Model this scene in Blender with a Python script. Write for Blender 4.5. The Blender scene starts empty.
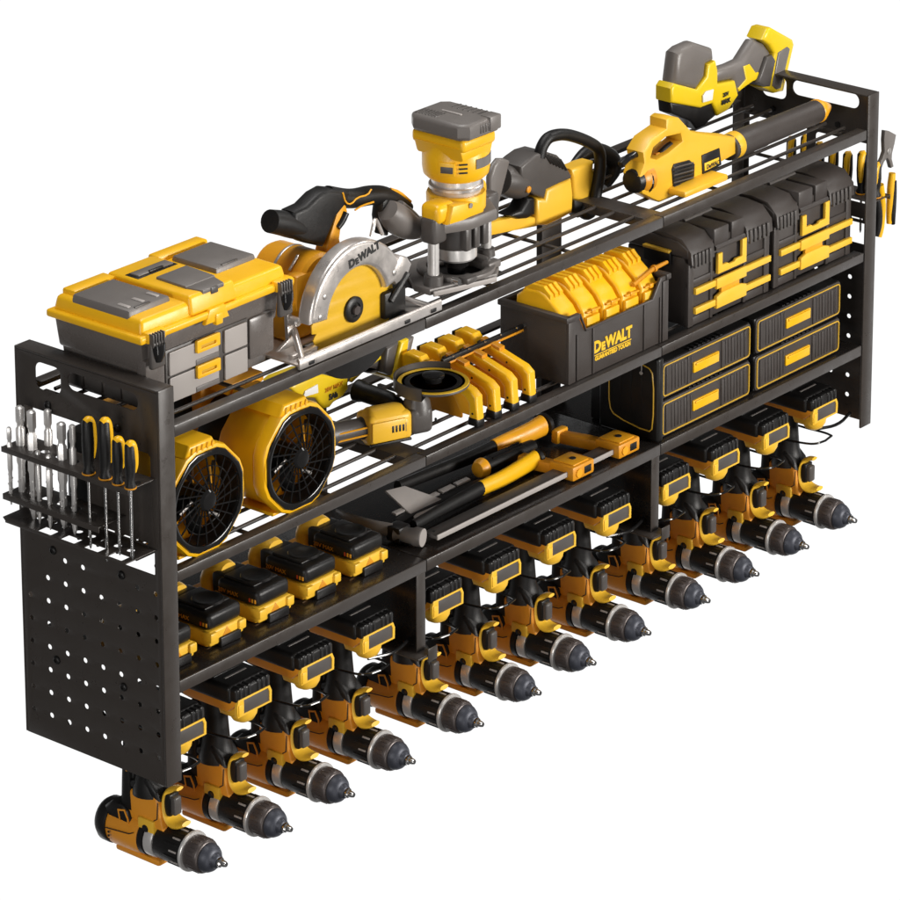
import bpy, bmesh, math, random
from mathutils import Matrix, Vector
random.seed(7)
sc = bpy.context.scene
col = sc.collection
PI = math.pi
L, D, H, W = 1.471, .233, .5, .026        # rack length, depth, height, flange width
S1, S2, S3 = .451, .2675, .127            # tops of the three shelves
SEAM1, SEAM2 = .4788, .968

# ------------------------------------------------------------------ materials
def mat(name, rgb, rough=.45, metal=0., var=.06, bump=.15, bscale=900., coat=0., nscale=14., dirt=0.):
    m = bpy.data.materials.new(name); m.use_nodes = True
    nt = m.node_tree; b = nt.nodes['Principled BSDF']; N = nt.nodes.new; K = nt.links.new
    b.inputs['Roughness'].default_value = rough; b.inputs['Metallic'].default_value = metal
    b.inputs['Coat Weight'].default_value = coat; b.inputs['Coat Roughness'].default_value = .15
    if max(rgb) < .01: b.inputs['Specular IOR Level'].default_value = .36
    tc = N('ShaderNodeTexCoord')
    n1 = N('ShaderNodeTexNoise'); n1.inputs['Scale'].default_value = nscale; n1.inputs['Detail'].default_value = 6
    K(tc.outputs['Object'], n1.inputs['Vector'])
    mx = N('ShaderNodeMix'); mx.data_type = 'RGBA'
    mx.inputs['A'].default_value = (*[c*(1-var) for c in rgb], 1); mx.inputs['B'].default_value = (*[min(1, c*(1+var)) for c in rgb], 1)
    K(n1.outputs['Fac'], mx.inputs['Factor']); K(mx.outputs['Result'], b.inputs['Base Color'])
    n3 = N('ShaderNodeTexNoise'); n3.inputs['Scale'].default_value = 45; n3.inputs['Detail'].default_value = 8; n3.inputs['Roughness'].default_value = .7
    K(tc.outputs['Object'], n3.inputs['Vector'])
    mr = N('ShaderNodeMapRange'); mr.inputs['From Min'].default_value = .3; mr.inputs['From Max'].default_value = .7
    mr.inputs['To Min'].default_value = max(.03, rough-.09); mr.inputs['To Max'].default_value = min(1, rough+.1)
    K(n3.outputs['Fac'], mr.inputs['Value']); K(mr.outputs['Result'], b.inputs['Roughness'])
    if bump:
        n2 = N('ShaderNodeTexNoise'); n2.inputs['Scale'].default_value = bscale; n2.inputs['Detail'].default_value = 2
        K(tc.outputs['Object'], n2.inputs['Vector'])
        bp = N('ShaderNodeBump'); bp.inputs['Strength'].default_value = bump; bp.inputs['Distance'].default_value = .0006
        K(n2.outputs['Fac'], bp.inputs['Height']); K(bp.outputs['Normal'], b.inputs['Normal'])
    return m
M = dict(
    steel=mat('powder_coated_steel', (.044, .037, .0325), .33, 0, .08, .2, 1400),
    black=mat('black_plastic', (.0085, .0078, .0075), .38, 0, .12, .3, 900),
    rubber=mat('black_rubber', (.0065, .006, .0058), .44, 0, .1, .4, 1200),
    gloss=mat('glossy_black', (.0105, .010, .010), .14, 0, .1, 0),
    case=mat('charcoal_case_plastic', (.047, .039, .035), .46, 0, .1, .35, 1000),
    yellow=mat('yellow_plastic', (.88, .475, .006), .36, 0, .04, .2, 900),
    amber=mat('amber_yellow_plastic', (.80, .36, .012), .38, 0, .05, .2, 900),
    pale=mat('pale_yellow_plastic', (.86, .50, .035), .4, 0, .04, .2, 900),
    lemon=mat('lemon_yellow_plastic', (.78, .545, .008), .36, 0, .04, .2, 900),
    orange=mat('orange_plastic', (.66, .27, .010), .38, 0, .08, .2, 900),
    gray=mat('grey_plastic', (.15, .135, .125), .42, 0, .06, .25, 900),
    dgray=mat('dark_grey_plastic', (.075, .067, .062), .4, 0, .08, .25, 900),
    lgray=mat('light_grey_plastic', (.37, .34, .32), .45, 0, .04, .2, 900),
    silver=mat('cast_aluminium', (.62, .58, .55), .33, .75, .06, .25, 700),
    chrome=mat('polished_steel', (.72, .71, .70), .16, 1, .06, .05, 400),
    chuck=mat('dark_chuck_metal', (.085, .070, .066), .36, .4, .05, .05, 400),
    blade=mat('brushed_steel', (.42, .40, .38), .36, .7, .1, .2, 300),
    bit=mat('bright_tool_steel', (.74, .72, .70), .34, .55, .08, .2, 300),
    tbox=mat('warm_grey_toolbox_plastic', (.125, .110, .101), .26, 0, .06, .1, 500),
    sawy=mat('saw_blade_yellow', (.74, .44, .02), .38, 0, .06, .2, 500),
    blow=mat('blower_yellow_plastic', (.80, .45, .025), .38, 0, .04, .2, 900),
    flat=mat('grey_forged_steel', (.42, .39, .37), .42, .1, .12, .25, 300),
    damber=mat('drill_amber_plastic', (.78, .305, .020), .38, 0, .05, .25, 900),
    plate=mat('glossy_black_shelf_plate', (.012, .0098, .0088), .24, 0, .15, .1, 900),
    nose=mat('blued_chuck_steel', (.052, .056, .072), .45, .35, .05, .05, 400),
    white=mat('white_print', (.8, .8, .78), .5, 0, .02, 0),
    ink=mat('black_print', (.01, .01, .01), .5, 0, .02, 0),
    yink=mat('yellow_print', (.85, .52, .02), .45, 0, .02, 0),
    oline=mat('gold_trim', (.60, .36, .03), .4, 0, .05, 0),
    red=mat('red_plastic', (.5, .05, .01), .4),
)
# smoky translucent plastic and clear lids
# ------------------------------------------------------------------ mesh helpers
def fr(o, ax, ay, az):
    m = Matrix.Identity(4)
    for i, v in enumerate((ax, ay, az)):
        for j in range(3): m[j][i] = v[j]
    for j in range(3): m[j][3] = o[j]
    return m
def XZ(y, x=0, z=0): return fr((x, y, z), (1, 0, 0), (0, 0, 1), (0, 1, 0))   # (a,b,depth): a=x b=z depth goes back (+y)
def YZ(x, y=0, z=0): return fr((x, y, z), (0, 1, 0), (0, 0, 1), (1, 0, 0))   # depth goes +x
def XY(z, x=0, y=0): return fr((x, y, z), (1, 0, 0), (0, 1, 0), (0, 0, 1))
class MB:
    def __init__(s): s.bm = bmesh.new(); s.mats = []
    def mi(s, m):
        if m not in s.mats: s.mats.append(m)
        return s.mats.index(m)
    def add(s, t, m, X=None):
        i = s.mi(m)
        for f in t.faces: f.material_index = i; f.smooth = True
        if X is not None: bmesh.ops.transform(t, matrix=X, verts=t.verts)
        bmesh.ops.recalc_face_normals(t, faces=t.faces)
        me = bpy.data.meshes.new('t'); t.to_mesh(me); t.free(); s.bm.from_mesh(me); bpy.data.meshes.remove(me)
        return s
    def box(s, x0, x1, y0, y1, z0, z1, m='black', b=.0015, X=None, seg=2, top=None):
        t = bmesh.new(); bmesh.ops.create_cube(t, size=1)
        for v in t.verts:
            fx, fy = v.co.x, v.co.y
            k = top if (top and v.co.z > 0) else (1, 1)
            v.co = ((x0+x1)/2+fx*(x1-x0)*k[0], (y0+y1)/2+fy*(y1-y0)*k[1], (z0+z1)/2+v.co.z*(z1-z0))
        if b > 0: bmesh.ops.bevel(t, geom=t.edges[:], offset=min(b, .45*min(x1-x0, y1-y0, z1-z0)), segments=seg, affect='EDGES', profile=.5)
        return s.add(t, m, X)
    def ext(s, pts, d, X, m='black', b=.002, seg=2, z0=0, taper=1):
        t = bmesh.new(); vs = [t.verts.new((a, c, z0)) for a, c in pts]
        f = t.faces.new(vs)
        r = bmesh.ops.extrude_face_region(t, geom=[f])
        nv = [v for v in r['geom'] if isinstance(v, bmesh.types.BMVert)]
        bmesh.ops.translate(t, verts=nv, vec=(0, 0, d))
        if b > 0:
            es = [e for e in t.edges if abs(e.verts[0].co.z-e.verts[1].co.z) < 1e-7]
            bmesh.ops.bevel(t, geom=es, offset=b, segments=seg, affect='EDGES', profile=.5, clamp_overlap=True)
        return s.add(t, m, X)
    def plate(s, outer, holes, d, X, m='steel', b=.0006):
        cu = bpy.data.curves.new('c', 'CURVE'); cu.dimensions = '2D'; cu.fill_mode = 'BOTH'; cu.extrude = d/2-b; cu.bevel_depth = b; cu.bevel_resolution = 1; cu.offset = -b
        for p in [outer]+holes:
            sp = cu.splines.new('POLY'); sp.points.add(len(p)-1); sp.use_cyclic_u = True
            for q, (a, c) in zip(sp.points, p): q.co = (a, c, 0, 1)
        o = bpy.data.objects.new('c', cu); col.objects.link(o)
        me = bpy.data.meshes.new_from_object(o); t = bmesh.new(); t.from_mesh(me)
        bmesh.ops.translate(t, verts=t.verts, vec=(0, 0, d/2))
        bmesh.ops.remove_doubles(t, verts=t.verts, dist=1e-6)
        bpy.data.objects.remove(o); bpy.data.curves.remove(cu); bpy.data.meshes.remove(me)
        i = s.mi(m)
        for f in t.faces: f.material_index = i
        bmesh.ops.transform(t, matrix=X, verts=t.verts)
        me = bpy.data.meshes.new('t'); t.to_mesh(me); t.free(); s.bm.from_mesh(me); bpy.data.meshes.remove(me)
        return s
    def lathe(s, prof, o, ax, m='black', seg=28, sc_=(1, 1), up=None, close=True, a0=0, a1=2*PI):
        # prof: (radius, t along ax)
        ax = Vector(ax).normalized(); u = Vector(up) if up else (Vector((0, 0, 1)) if abs(ax.z) < .9 else Vector((1, 0, 0)))
        u = (u-ax*u.dot(ax)).normalized(); w = ax.cross(u); o = Vector(o)
        t = bmesh.new(); rings = []; full = abs(a1-a0-2*PI) < 1e-6; n = seg if full else seg+1
        for r, h in prof:
            rings.append([t.verts.new(o+ax*h+(u*math.cos(a0+(a1-a0)*k/seg)*sc_[0]+w*math.sin(a0+(a1-a0)*k/seg)*sc_[1])*max(r, 1e-5)) for k in range(n)])
        for a, b in zip(rings, rings[1:]):
            for k in range(seg if full else seg):
                k2 = (k+1) % n if full else k+1
                t.faces.new((a[k], a[k2], b[k2], b[k]))
        if close and full:
            t.faces.new(rings[0]); t.faces.new(rings[-1])
        return s.add(t, m)
    def tube(s, pts, r, m='steel', seg=10, smooth=0, flat=1., closed=False):
        P = [Vector(p) for p in pts]
        R = list(r) if isinstance(r, (list, tuple)) else [r]*len(P)
        for _ in range(smooth):
            Q, RR = ([], []) if closed else ([P[0]], [R[0]])
            n = len(P)
            for i in range(n if closed else n-1):
                a, b = P[i], P[(i+1) % n]; ra, rb = R[i], R[(i+1) % n]
                Q += [a*.75+b*.25, a*.25+b*.75]; RR += [ra*.75+rb*.25, ra*.25+rb*.75]
            if not closed: Q.append(P[-1]); RR.append(R[-1])
            P, R = Q, RR
        t = bmesh.new(); rings = []; n = len(P); u = None
        for i, p in enumerate(P):
            if closed: d = (P[(i+1) % n]-P[i-1])
            else: d = P[min(i+1, n-1)]-P[max(i-1, 0)]
            d.normalize()
            if u is None:
                u = Vector((0, 0, 1)) if abs(d.z) < .8 else Vector((0, 1, 0))
            u = (u-d*u.dot(d)).normalized(); w = d.cross(u)
            rings.append([t.verts.new(p+(u*math.cos(2*PI*k/seg)+w*math.sin(2*PI*k/seg)*flat)*R[i]) for k in range(seg)])
        prs = list(zip(rings, rings[1:])); 
        if closed: prs.append((rings[-1], rings[0]))
        for a, b in prs:
            for k in range(seg): t.faces.new((a[k], a[(k+1) % seg], b[(k+1) % seg], b[k]))
        if not closed: t.faces.new(rings[0]); t.faces.new(rings[-1])
        return s.add(t, m)
    def ball(s, c, r, m='black', sc_=(1, 1, 1), X=None):
        t = bmesh.new(); bmesh.ops.create_uvsphere(t, u_segments=20, v_segments=12, radius=r)
        for v in t.verts: v.co = Vector((v.co.x*sc_[0], v.co.y*sc_[1], v.co.z*sc_[2]))
        if X is not None: bmesh.ops.transform(t, matrix=X, verts=t.verts)
        bmesh.ops.translate(t, verts=t.verts, vec=c)
        return s.add(t, m)
    def text(s, body, size, X, m='ink', d=.0004, sx=1., bold=.0):
        cu = bpy.data.curves.new('c', 'FONT'); cu.body = body; cu.size = size; cu.extrude = d; cu.align_x = 'CENTER'; cu.align_y = 'CENTER'; cu.offset = bold; cu.resolution_u = 3
        o = bpy.data.objects.new('c', cu); col.objects.link(o)
        me = bpy.data.meshes.new_from_object(o); t = bmesh.new(); t.from_mesh(me)
        for v in t.verts: v.co.x *= sx
        bpy.data.objects.remove(o); bpy.data.curves.remove(cu); bpy.data.meshes.remove(me)
        return s.add(t, m, X)
    def obj(s, name, parent=None, ang=38):
        me = bpy.data.meshes.new(name)
        if parent is not None and s.bm.verts:
            X = parent.matrix_basis if parent.parent is None else Matrix.Identity(4)
            root = parent
            T = Matrix.Identity(4)
            chain = []
            while root is not None: chain.append(root); root = root.parent
            for r in reversed(chain): T = T @ r.matrix_basis
            bmesh.ops.transform(s.bm, matrix=T.inverted(), verts=s.bm.verts)
        s.bm.to_mesh(me); s.bm.free()
        for k in s.mats: me.materials.append(M[k])
        me.set_sharp_from_angle(angle=math.radians(ang))
        o = bpy.data.objects.new(name, me); col.objects.link(o)
        if parent is not None: o.parent = parent
        return o
def thing(name, label, cat, loc=(0, 0, 0), group=None):
    o = bpy.data.objects.new(name, None); col.objects.link(o); o.empty_display_size = .02
    o.location = loc; o['label'] = label; o['category'] = cat
    if group: o['group'] = group
    return o
def tag(o, label, cat, group=None):
    o['label'] = label; o['category'] = cat
    if group: o['group'] = group
    return o
def dup(root, off, label):
    r = root.copy(); col.objects.link(r); r.location = Vector(root.location)+Vector(off); r['label'] = label
    for ch in list(root.children):
        c = ch.copy(); col.objects.link(c); c.parent = r
        for g in list(ch.children):
            d = g.copy(); col.objects.link(d); d.parent = c
            for g2 in list(g.children):
                e = g2.copy(); col.objects.link(e); e.parent = d
    return r
def circ(cx, cy, r, n=14, k=1.): return [(cx+r*k*math.cos(2*PI*i/n), cy+r*math.sin(2*PI*i/n)) for i in range(n)]
def rrect(x0, x1, y0, y1, r, n=5):
    out = []
    for cx, cy, a in ((x1-r, y1-r, 0), (x0+r, y1-r, 90), (x0+r, y0+r, 180), (x1-r, y0+r, 270)):
        out += [(cx+r*math.cos(math.radians(a+90*i/n)), cy+r*math.sin(math.radians(a+90*i/n))) for i in range(n+1)]
    return out
ORD = ['first', 'second', 'third', 'fourth', 'fifth', 'sixth', 'seventh', 'eighth', 'ninth', 'tenth', 'eleventh', 'twelfth']

# the camera (also used to size traced outlines on their own upright plane)
CAM = (-3.31090, -3.20534, 2.33631); RX, RZ = 1.2976940, -.8825348; FPX = 4262.7212; CXO, CYO = 30.2935, -515.8978
_R = Matrix.Rotation(RZ, 3, 'Z') @ Matrix.Rotation(RX, 3, 'X')
def P(u, v, y):
    """point where the photo's sight line meets the upright plane at depth y -> (x, z)"""
    d = _R @ Vector(((u-450-CXO)/FPX, -(v-450-CYO)/FPX, -1)); t = (y-CAM[1])/d.y
    return (CAM[0]+d.x*t, CAM[2]+d.z*t)
def TR(x0, y0, s, y, pts): return [P(x0+a/s, y0+b/s, y) for a, b in pts]

# ================================================================== RACK
rack = thing('tool_rack', 'long black steel power tool rack with perforated ends, two wire shelves and one solid shelf', 'tool rack', (L/2, D/2, 0))
def side_panel(mir, nm):
    fx = (lambda x: L-x) if mir else (lambda x: x)
    T = .0015
    m = MB()
    holes = []
    holes.append([(.2, .4895), (.158, .4895), (.1572, .458), (.2005, .4555)] and rrect(.158, .2, .456, .490, .010))
    holes.append(rrect(.032, .1465, .468, .490, .0105))
    # tool window with its steps, then the low opening under the tray
    holes.append([(.121, .429), (.222, .429), (.222, .312), (.128, .312), (.128, .330), (.113, .330), (.113, .352), (.121, .355)])
    holes.append(rrect(.014, .050, .385, .420, .006) if not mir else rrect(.012, .105, .330, .420, .006))
    holes.append([(.0105, .2685), (.2205, .2685), (.2205, .2995), (.0105, .2995)])
    for a in (.021, .047, .075, .105): holes.append([(a, .3045), (a+.019, .3045), (a+.019, .3066), (a, .3066)])
    sk = {(6, 7), (3, 7), (7, 7), (7, 6)}
    for i in range(8):
        for j in range(8):
            y, z = .0105+.0298*i, .034+.0301*j
            if (i, j) in sk or any(abs(y-a) < .012 and abs(z-b) < .0115 for a, b in ((.178, .2536), (.0645, .2539), (.177, .111), (.0655, .1095))): continue
            holes.append(circ(y, z, .0034, 12))
    outer = [(.0017, 0), (D-.0017, 0), (D-.0017, H-.0018), (.0017, H-.0018)]
    X = YZ(0) if not mir else YZ(L-T)
    m.plate(outer, holes, T, X, b=.0005)
    o = m.obj(nm, rack)
    # folded flanges: front, back, top
    m = MB()
    x0, x1 = sorted((fx(T), fx(W)))
    if not mir: x0 = -.0002
    else: x1 = L+.0002
    m.box(x0, x1, -.0016, .0016, -.001, H+.0015, 'steel', .0012)
    m.box(x0, x1, D-.0016, D+.0016, 0, H+.0015, 'steel', .0012)
    m.box(x0, x1, .0014, D-.0014, H-.0017, H+.0015, 'steel', .0012)
    m.obj('flange', o)
    sg = -1 if not mir else 1
    for a, b in ((.1798, .439), (.0664, .439), (.178, .2536), (.0645, .2539), (.177, .111), (.0655, .1095)):
        m = MB(); xa = 0 if not mir else L
        m.lathe([(.003, -sg*-.004), (.0055, .0001), (.0055, .001), (.0047, .0025), (.003, .0036), (.0022, .0036), (.0021, .0022)][1:], (xa, a, b), (sg, 0, 0), 'black', 18)
        m.lathe([(.0045, 0), (.0045, .0030)], (xa-sg*.0016, a, b), (-sg, 0, 0), 'black', 6)
        m.lathe([(.0024, 0), (.0024, .0020)], (xa, a, b), (-sg, 0, 0), 'black', 10)
        m.obj('bolt', o)
    # folded-out tool tray with holes
    m = MB(); tx0, tx1 = (-.045, -.0003) if not mir else (L+.0003, L+.045)
    X = lambda z: XY(z)
    h1 = [circ(-.0225 if not mir else L+.0225, .0155+.0247*k, .0055, 12) for k in range(8)]
    m.plate([(tx0, .006), (tx1, .006), (tx1, .214), (tx0, .214)], h1, .0014, XY(.3905 if not mir else .3320))
    if not mir:
        m.plate([(tx0, .055), (tx1, .055), (tx1, .214), (tx0, .214)], h1[2:], .0014, XY(.331))
        m.box(-.0462, -.0449, .055, .214, .3250, .3324, 'steel', .0004)
    oo = -1 if not mir else 1
    e = (-.0462, -.0449) if not mir else (L+.0449, L+.0462)
    m.box(e[0], e[1], .006, .214, *((.3855, .3925) if not mir else (.327, .334)), 'steel', .0004)
    if not mir:
        h2 = [circ(-.0205, .0285+.0212*k, .0048, 12) for k in range(8)] + [rrect(-.0492, -.0348, .0160+k*.0385, .0385+k*.0385, .001) for k in range(4)]
        m.plate([(-.052, .006), (-.0003, .006), (-.0003, .214), (-.047, .214), (-.052, .205)], h2, .0014, XY(.3015))
        m.box(-.0530, -.0519, .006, .204, .3000, .3032, 'steel', .0004)
    # return wall on the panel
    m.obj('tool_tray', o)
    return o
side_panel(False, 'side_panel'); side_panel(True, 'side_panel')

def rail_and_beams(z, hh, solid=False):
    seams = [W, SEAM1, SEAM2, L-.0285]
    m = MB()
    for a, b in zip(seams, seams[1:]):
        m.box(a+(0 if a == W else .0006), b-.0006*(b < L-.1), -.0012, .0018, z-hh, z+.0002, 'steel', .0012)
        if not solid: m.box(a+.0006, b-.0006, .0016, .015, z-.0014, z-.0001, 'steel', .0004)
    m.obj('front_rail', rack)
    m = MB()
    for a, b in zip(seams, seams[1:]):
        m.box(a+.0006, b-.0006, D-.0013, D, z-hh, z, 'steel', .0004)
        if not solid: m.box(a+.0006, b-.0006, D-.016, D-.0014, z-.0014, z, 'steel', .0004)
    m.obj('back_rail', rack)
    if solid:
        m = MB()
        for a, b in zip(seams, seams[1:]): m.box(a+.0006, b-.0006, .0016, D-.0015, z-.0016, z-.0001, 'plate', .0004)
        m.obj('solid_shelf', rack)
    else:
        for a, b in zip(seams, seams[1:]):
            m = MB()
            for y in (.036, .068, .100, .132, .164, .196): m.tube([(a+.002, y, z-.004), (b-.002, y, z-.004)], .0026, 'steel', 8)
            for x in (a+(b-a)*.33, a+(b-a)*.66): m.box(x-.0028, x+.0028, .015, D-.016, z-.0105, z-.0072, 'steel', .0004)
            m.obj('wire_shelf', rack)
        for q0, q1 in [(s_-.018, s_+.018) for s_ in seams[1:3]]+[(x-.004, x+.004) for x in ((W+.004, L-.0325) if z > .4 else (L-.0325,))]:
            thin = q1-q0 < .01; m = MB(); m.box(q0, q1, .0152, D-.0162, z-.0155, z-(.0105 if thin else .0015), 'steel', .0008); m.obj('cross_beam', rack)
rail_and_beams(S1, .0145); rail_and_beams(S2, .0135); rail_and_beams(S3, .0155, True)
for sx in (SEAM1, SEAM2):
    m = MB(); m.box(sx-.0009, sx+.0009, .0035, D-.0035, .004, S3-.0158, 'plate', .0004)
    m.box(sx-.016, sx+.0009, .002, .0034, .004, S3-.0158, 'steel', .0004)
    m.box(sx-.030, sx+.004, -.012, .06, .0008, .0036, 'steel', .0006)
    m.box(sx-.012, sx+.006, -.0135, -.0121, -.006, .0120, 'steel', .0006)
    m.obj('divider', rack)
    m = MB(); cx = sx+.042
    m.box(cx-.0215, cx+.0215, D-.012, D-.0095, -.0, S1-.016, 'steel', .0005)
    m.box(cx-.0215, cx-.0199, D-.0094, D-.0018, -.0, S1-.016, 'steel', .0005)
    m.obj('back_post', rack)
# wire hooks that carry the drills
DX = [.0430+.0003, .1585, .2745, .3900, .5250, .6425, .7580, .8775, 1.0105, 1.1240, 1.2430, 1.3610]
DY = [0, -.001, 0, 0, 0, 0, 0, 0, 0, 0, 0, 0]
for i, x in enumerate(DX):
    m = MB()
    for s_ in (-1, 1):
        m.tube([(x+s_*.028, .19, .1085), (x+s_*.028, .185, .020), (x+s_*.028, .150, .006), (x+s_*.028, .060, .003), (x+s_*.026, .020, .006), (x+s_*.020, .004, .007), (x, .001, .007) if s_ < 0 else (x+.0195, .004, .0072)], .0017, 'gloss', 8, 2)
    m.tube([(x, .001, .007), (x+.0195, .004, .0072)], .0017, 'gloss', 8)
    m.obj('drill_hook', rack)
for sx in (SEAM1-.03, SEAM2-.03, L-.045):
    m = MB(); m.tube([(sx-.06, .02, .018), (sx-.02, .010, .014), (sx+.02, .018, .018)], .0024, 'gloss', 8, 2)
    m.obj('support_wire', rack)

# ================================================================== DRILLS
AZ = -.1015
def make_drill():
    t = thing('cordless_drill', '', 'drill', (0, .068, AZ), 'cordless drills hanging in a row under the rack')
    # motor body
    m = MB()
    m.lathe([(.0235, .070), (.0262, .072), (.0270, .078), (.0275, .118), (.0265, .122)], (0, 0, AZ), (0, 1, 0), 'damber', 30, (1.02, .92))
    m.box(-.012, .012, .045, .118, AZ-.0325, AZ-.024, 'damber', .003)
    m.ext([(.034, AZ+.018), (.100, AZ+.018), (.094, AZ+.045), (.090, AZ+.060), (.043, AZ+.063), (.040, AZ+.045)], .031, YZ(-.0155), 'damber', .005, 3)
    m.box(-.0190, .0190, .046, .074, AZ+.008, AZ+.030, 'pale', .004)
    bd = m.obj('motor_body', t)
    m = MB()
    m.lathe([(.0276, .1222), (.0282, .124), (.028, .136), (.024, .142), (.012, .145)], (0, 0, AZ), (0, 1, 0), 'black', 30, (1.02, .95))
    m.ext([(.082, AZ+.012), (.120, AZ+.012), (.128, AZ+.026), (.115, AZ+.037), (.098, AZ+.037), (.088, AZ+.03)], .040, YZ(-.020), 'black', .004, 3)
    m.obj('rear_cap', bd)
    for s_ in (-1, 1):
        m = MB()
        for k in range(3): m.lathe([(.0016, 0), (.0016, .0008)], (s_*.0286, .112-.0*k, AZ-.010+.005*k), (s_, 0, 0), 'ink', 10)
        xx = s_*.0201-(.0007 if s_ > 0 else .0)
        m.plate([(.084, AZ+.006), (.100, AZ+.010), (.104, AZ+.030), (.092, AZ+.033), (.086, AZ+.022)], [[(.0865, AZ+.0085), (.0985, AZ+.0115), (.102, AZ+.028), (.0932, AZ+.0305), (.0882, AZ+.0212)]], .0012, YZ(-.0213 if s_ < 0 else .0201), 'damber', .0002)
        m.tube([(s_*.0263, .0735, AZ+.010), (s_*.0272, .080, AZ+.007), (s_*.0276, .1185, AZ+.003)], .0007, 'ink', 6)
        m.obj('side_trim', bd)
        m = MB()
        m.tube([(s_*.0160, .0410, AZ+.056), (s_*.0160, .0425, AZ+.034), (s_*.0160, .0480, AZ+.030)], .0007, 'ink', 6)
        m.obj('trim_line', bd)
    m = MB()
    m.lathe([(.0052, -.0001), (.0052, .0018), (.003, .0026)], (-.0175, .060, AZ+.017), (-1, 0, 0), 'gloss', 16)
    m.obj('screw', bd)
    # gearbox and chuck, all on the y axis
    m = MB()
    m.lathe([(.0215, .0616), (.0250, .0620), (.0252, .0695), (.0235, .0699)], (0, 0, AZ), (0, 1, 0), 'black', 30)
    m.lathe([(.0210, .0470), (.0228, .0474), (.0238, .0500), (.0240, .0600), (.0225, .0612)], (0, 0, AZ), (0, 1, 0), 'bit', 30)
    m.obj('gearbox', t)
    m = MB()
    m.lathe([(.020, .0020), (.0224, .0024), (.0230, .0060), (.0230, .0430), (.0218, .0465)], (0, 0, AZ), (0, 1, 0), 'black', 30)
    for k in range(18):
        a = 2*PI*k/18; c, s_ = math.cos(a)*.0229, math.sin(a)*.0229
        X = Matrix.Translation((s_, 0, AZ+c)) @ Matrix.Rotation(a, 4, 'Y')
        m.box(-.0012, .0012, .006, .027 if k % 2 else .018, -.0006, .0009, 'lgray' if k % 2 == 0 else 'black', .0003, X)
    cl = m.obj('clutch_ring', t)
    m = MB()
    m.lathe([(.0205, -.0028), (.0248, -.0026), (.0254, -.0016), (.0254, .0012), (.0242, .0018)], (0, 0, AZ), (0, 1, 0), 'bit', 32)
    ck = m.obj('chuck', t)
    m = MB()
    m.lathe([(.0205, -.0028), (.0218, -.0036), (.0220, -.0050), (.0214, -.0215), (.0200, -.0240), (.0178, -.0250)], (0, 0, AZ), (0, 1, 0), 'chuck', 36)
    for k in range(24):
        a = 2*PI*k/24; m.box(-.0007, .0007, -.020, -.008, .0212, .0221, 'chuck', .0003, Matrix.Translation((0, 0, AZ)) @ Matrix.Rotation(a, 4, 'Y'))
    m.lathe([(.0176, -.0246), (.0184, -.0262), (.0176, -.0300), (.0150, -.0345), (.0122, -.0370), (.0100, -.0376), (.0094, -.0392), (.0080, -.0425), (.0054, -.0440)], (0, 0, AZ), (0, 1, 0), 'nose', 36)
    m.obj('sleeve', ck)
    m = MB()
    m.lathe([(.0062, -.0445), (.0062, -.0470), (.0045, -.0485), (.0038, -.0530), (.0030, -.0550)], (0, 0, AZ), (0, 1, 0), 'chrome', 14)
    m.obj('jaws', ck)
    # handle
    m = MB()
    m.tube([(0, .066, AZ+.056), (0, .067, AZ+.066), (0, .068, AZ+.078), (0, .068, AZ+.098), (0, .070, AZ+.125), (0, .072, AZ+.142), (0, .072, AZ+.150)], [.0255, .0245, .0200, .0180, .0175, .020, .022], 'rubber', 22, 1, .84)
    m.ext([(.080, AZ+.030), (.098, AZ+.034), (.098, AZ+.130), (.088, AZ+.130)], .026, YZ(-.013), 'rubber', .005, 3)
    m.box(-.0176, .0176, .0895, .0935, AZ+.082, AZ+.108, 'orange', .0015)
    m.ext([(.084, AZ+.030), (.104, AZ+.030), (.102, AZ+.07), (.098, AZ+.130), (.088, AZ+.130), (.086, AZ+.06)], .034, YZ(-.017), 'rubber', .005)
    m.ext([(.040, AZ+.056), (.058, AZ+.062), (.088, AZ+.062), (.088, AZ+.072), (.060, AZ+.084), (.044, AZ+.070)], .0335, YZ(-.01675), 'rubber', .005, 3)
    m.obj('handle', t)
    m = MB()
    m.tube([(0, .019, AZ+.076), (0, .033, AZ+.073), (0, .0395, AZ+.060), (0, .039, AZ+.042), (0, .032, AZ+.031), (0, .020, AZ+.028), (0, .009, AZ+.033)], [.0022, .0034, .0038, .0040, .0048, .0050, .0028], 'pale', 12, 2, 2.8)
    m.obj('guard', t)
    m = MB()
    m.box(-.0065, .0065, .0215, .032, AZ+.040, AZ+.064, 'dgray', .0028, None, 3)
    m.box(-.0085, .0085, .028, .042, AZ+.038, AZ+.067, 'black', .002)
    m.obj('trigger', t)
    # battery foot
    m = MB()
    m.ext([(.020, AZ+.144), (.092, AZ+.144), (.104, AZ+.155), (.104, AZ+.166), (.006, AZ+.166), (.004, AZ+.158)], .060, YZ(-.030), 'damber', .003, 2)
    m.ext([(.024, AZ+.130), (.044, AZ+.130), (.052, AZ+.146), (.006, AZ+.150), (.010, AZ+.137)], .040, YZ(-.020), 'pale', .007, 4)
    m.lathe([(.0180, 0), (.0190, -.003), (.0178, -.010), (.0140, -.0165), (.0070, -.0205), (.001, -.0215)], (.001, .0225, AZ+.1415), (0, 0, 1), 'pale', 24, (.92, 1.0), (0, 1, 0))
    ft = m.obj('battery_foot', t)
    m = MB()
    m.box(-.0335, .0335, .012, .112, AZ+.1555, AZ+.180, 'black', .006, None, 4)
    m.box(-.0310, .0310, .0035, .030, AZ+.1590, AZ+.178, 'black', .004, None, 3)
    for x in (-.024, -.016, -.008, .008, .016, .024): m.box(x-.0028, x+.0028, .0026, .0150, AZ+.163, AZ+.1790, 'black', .0020)
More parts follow.
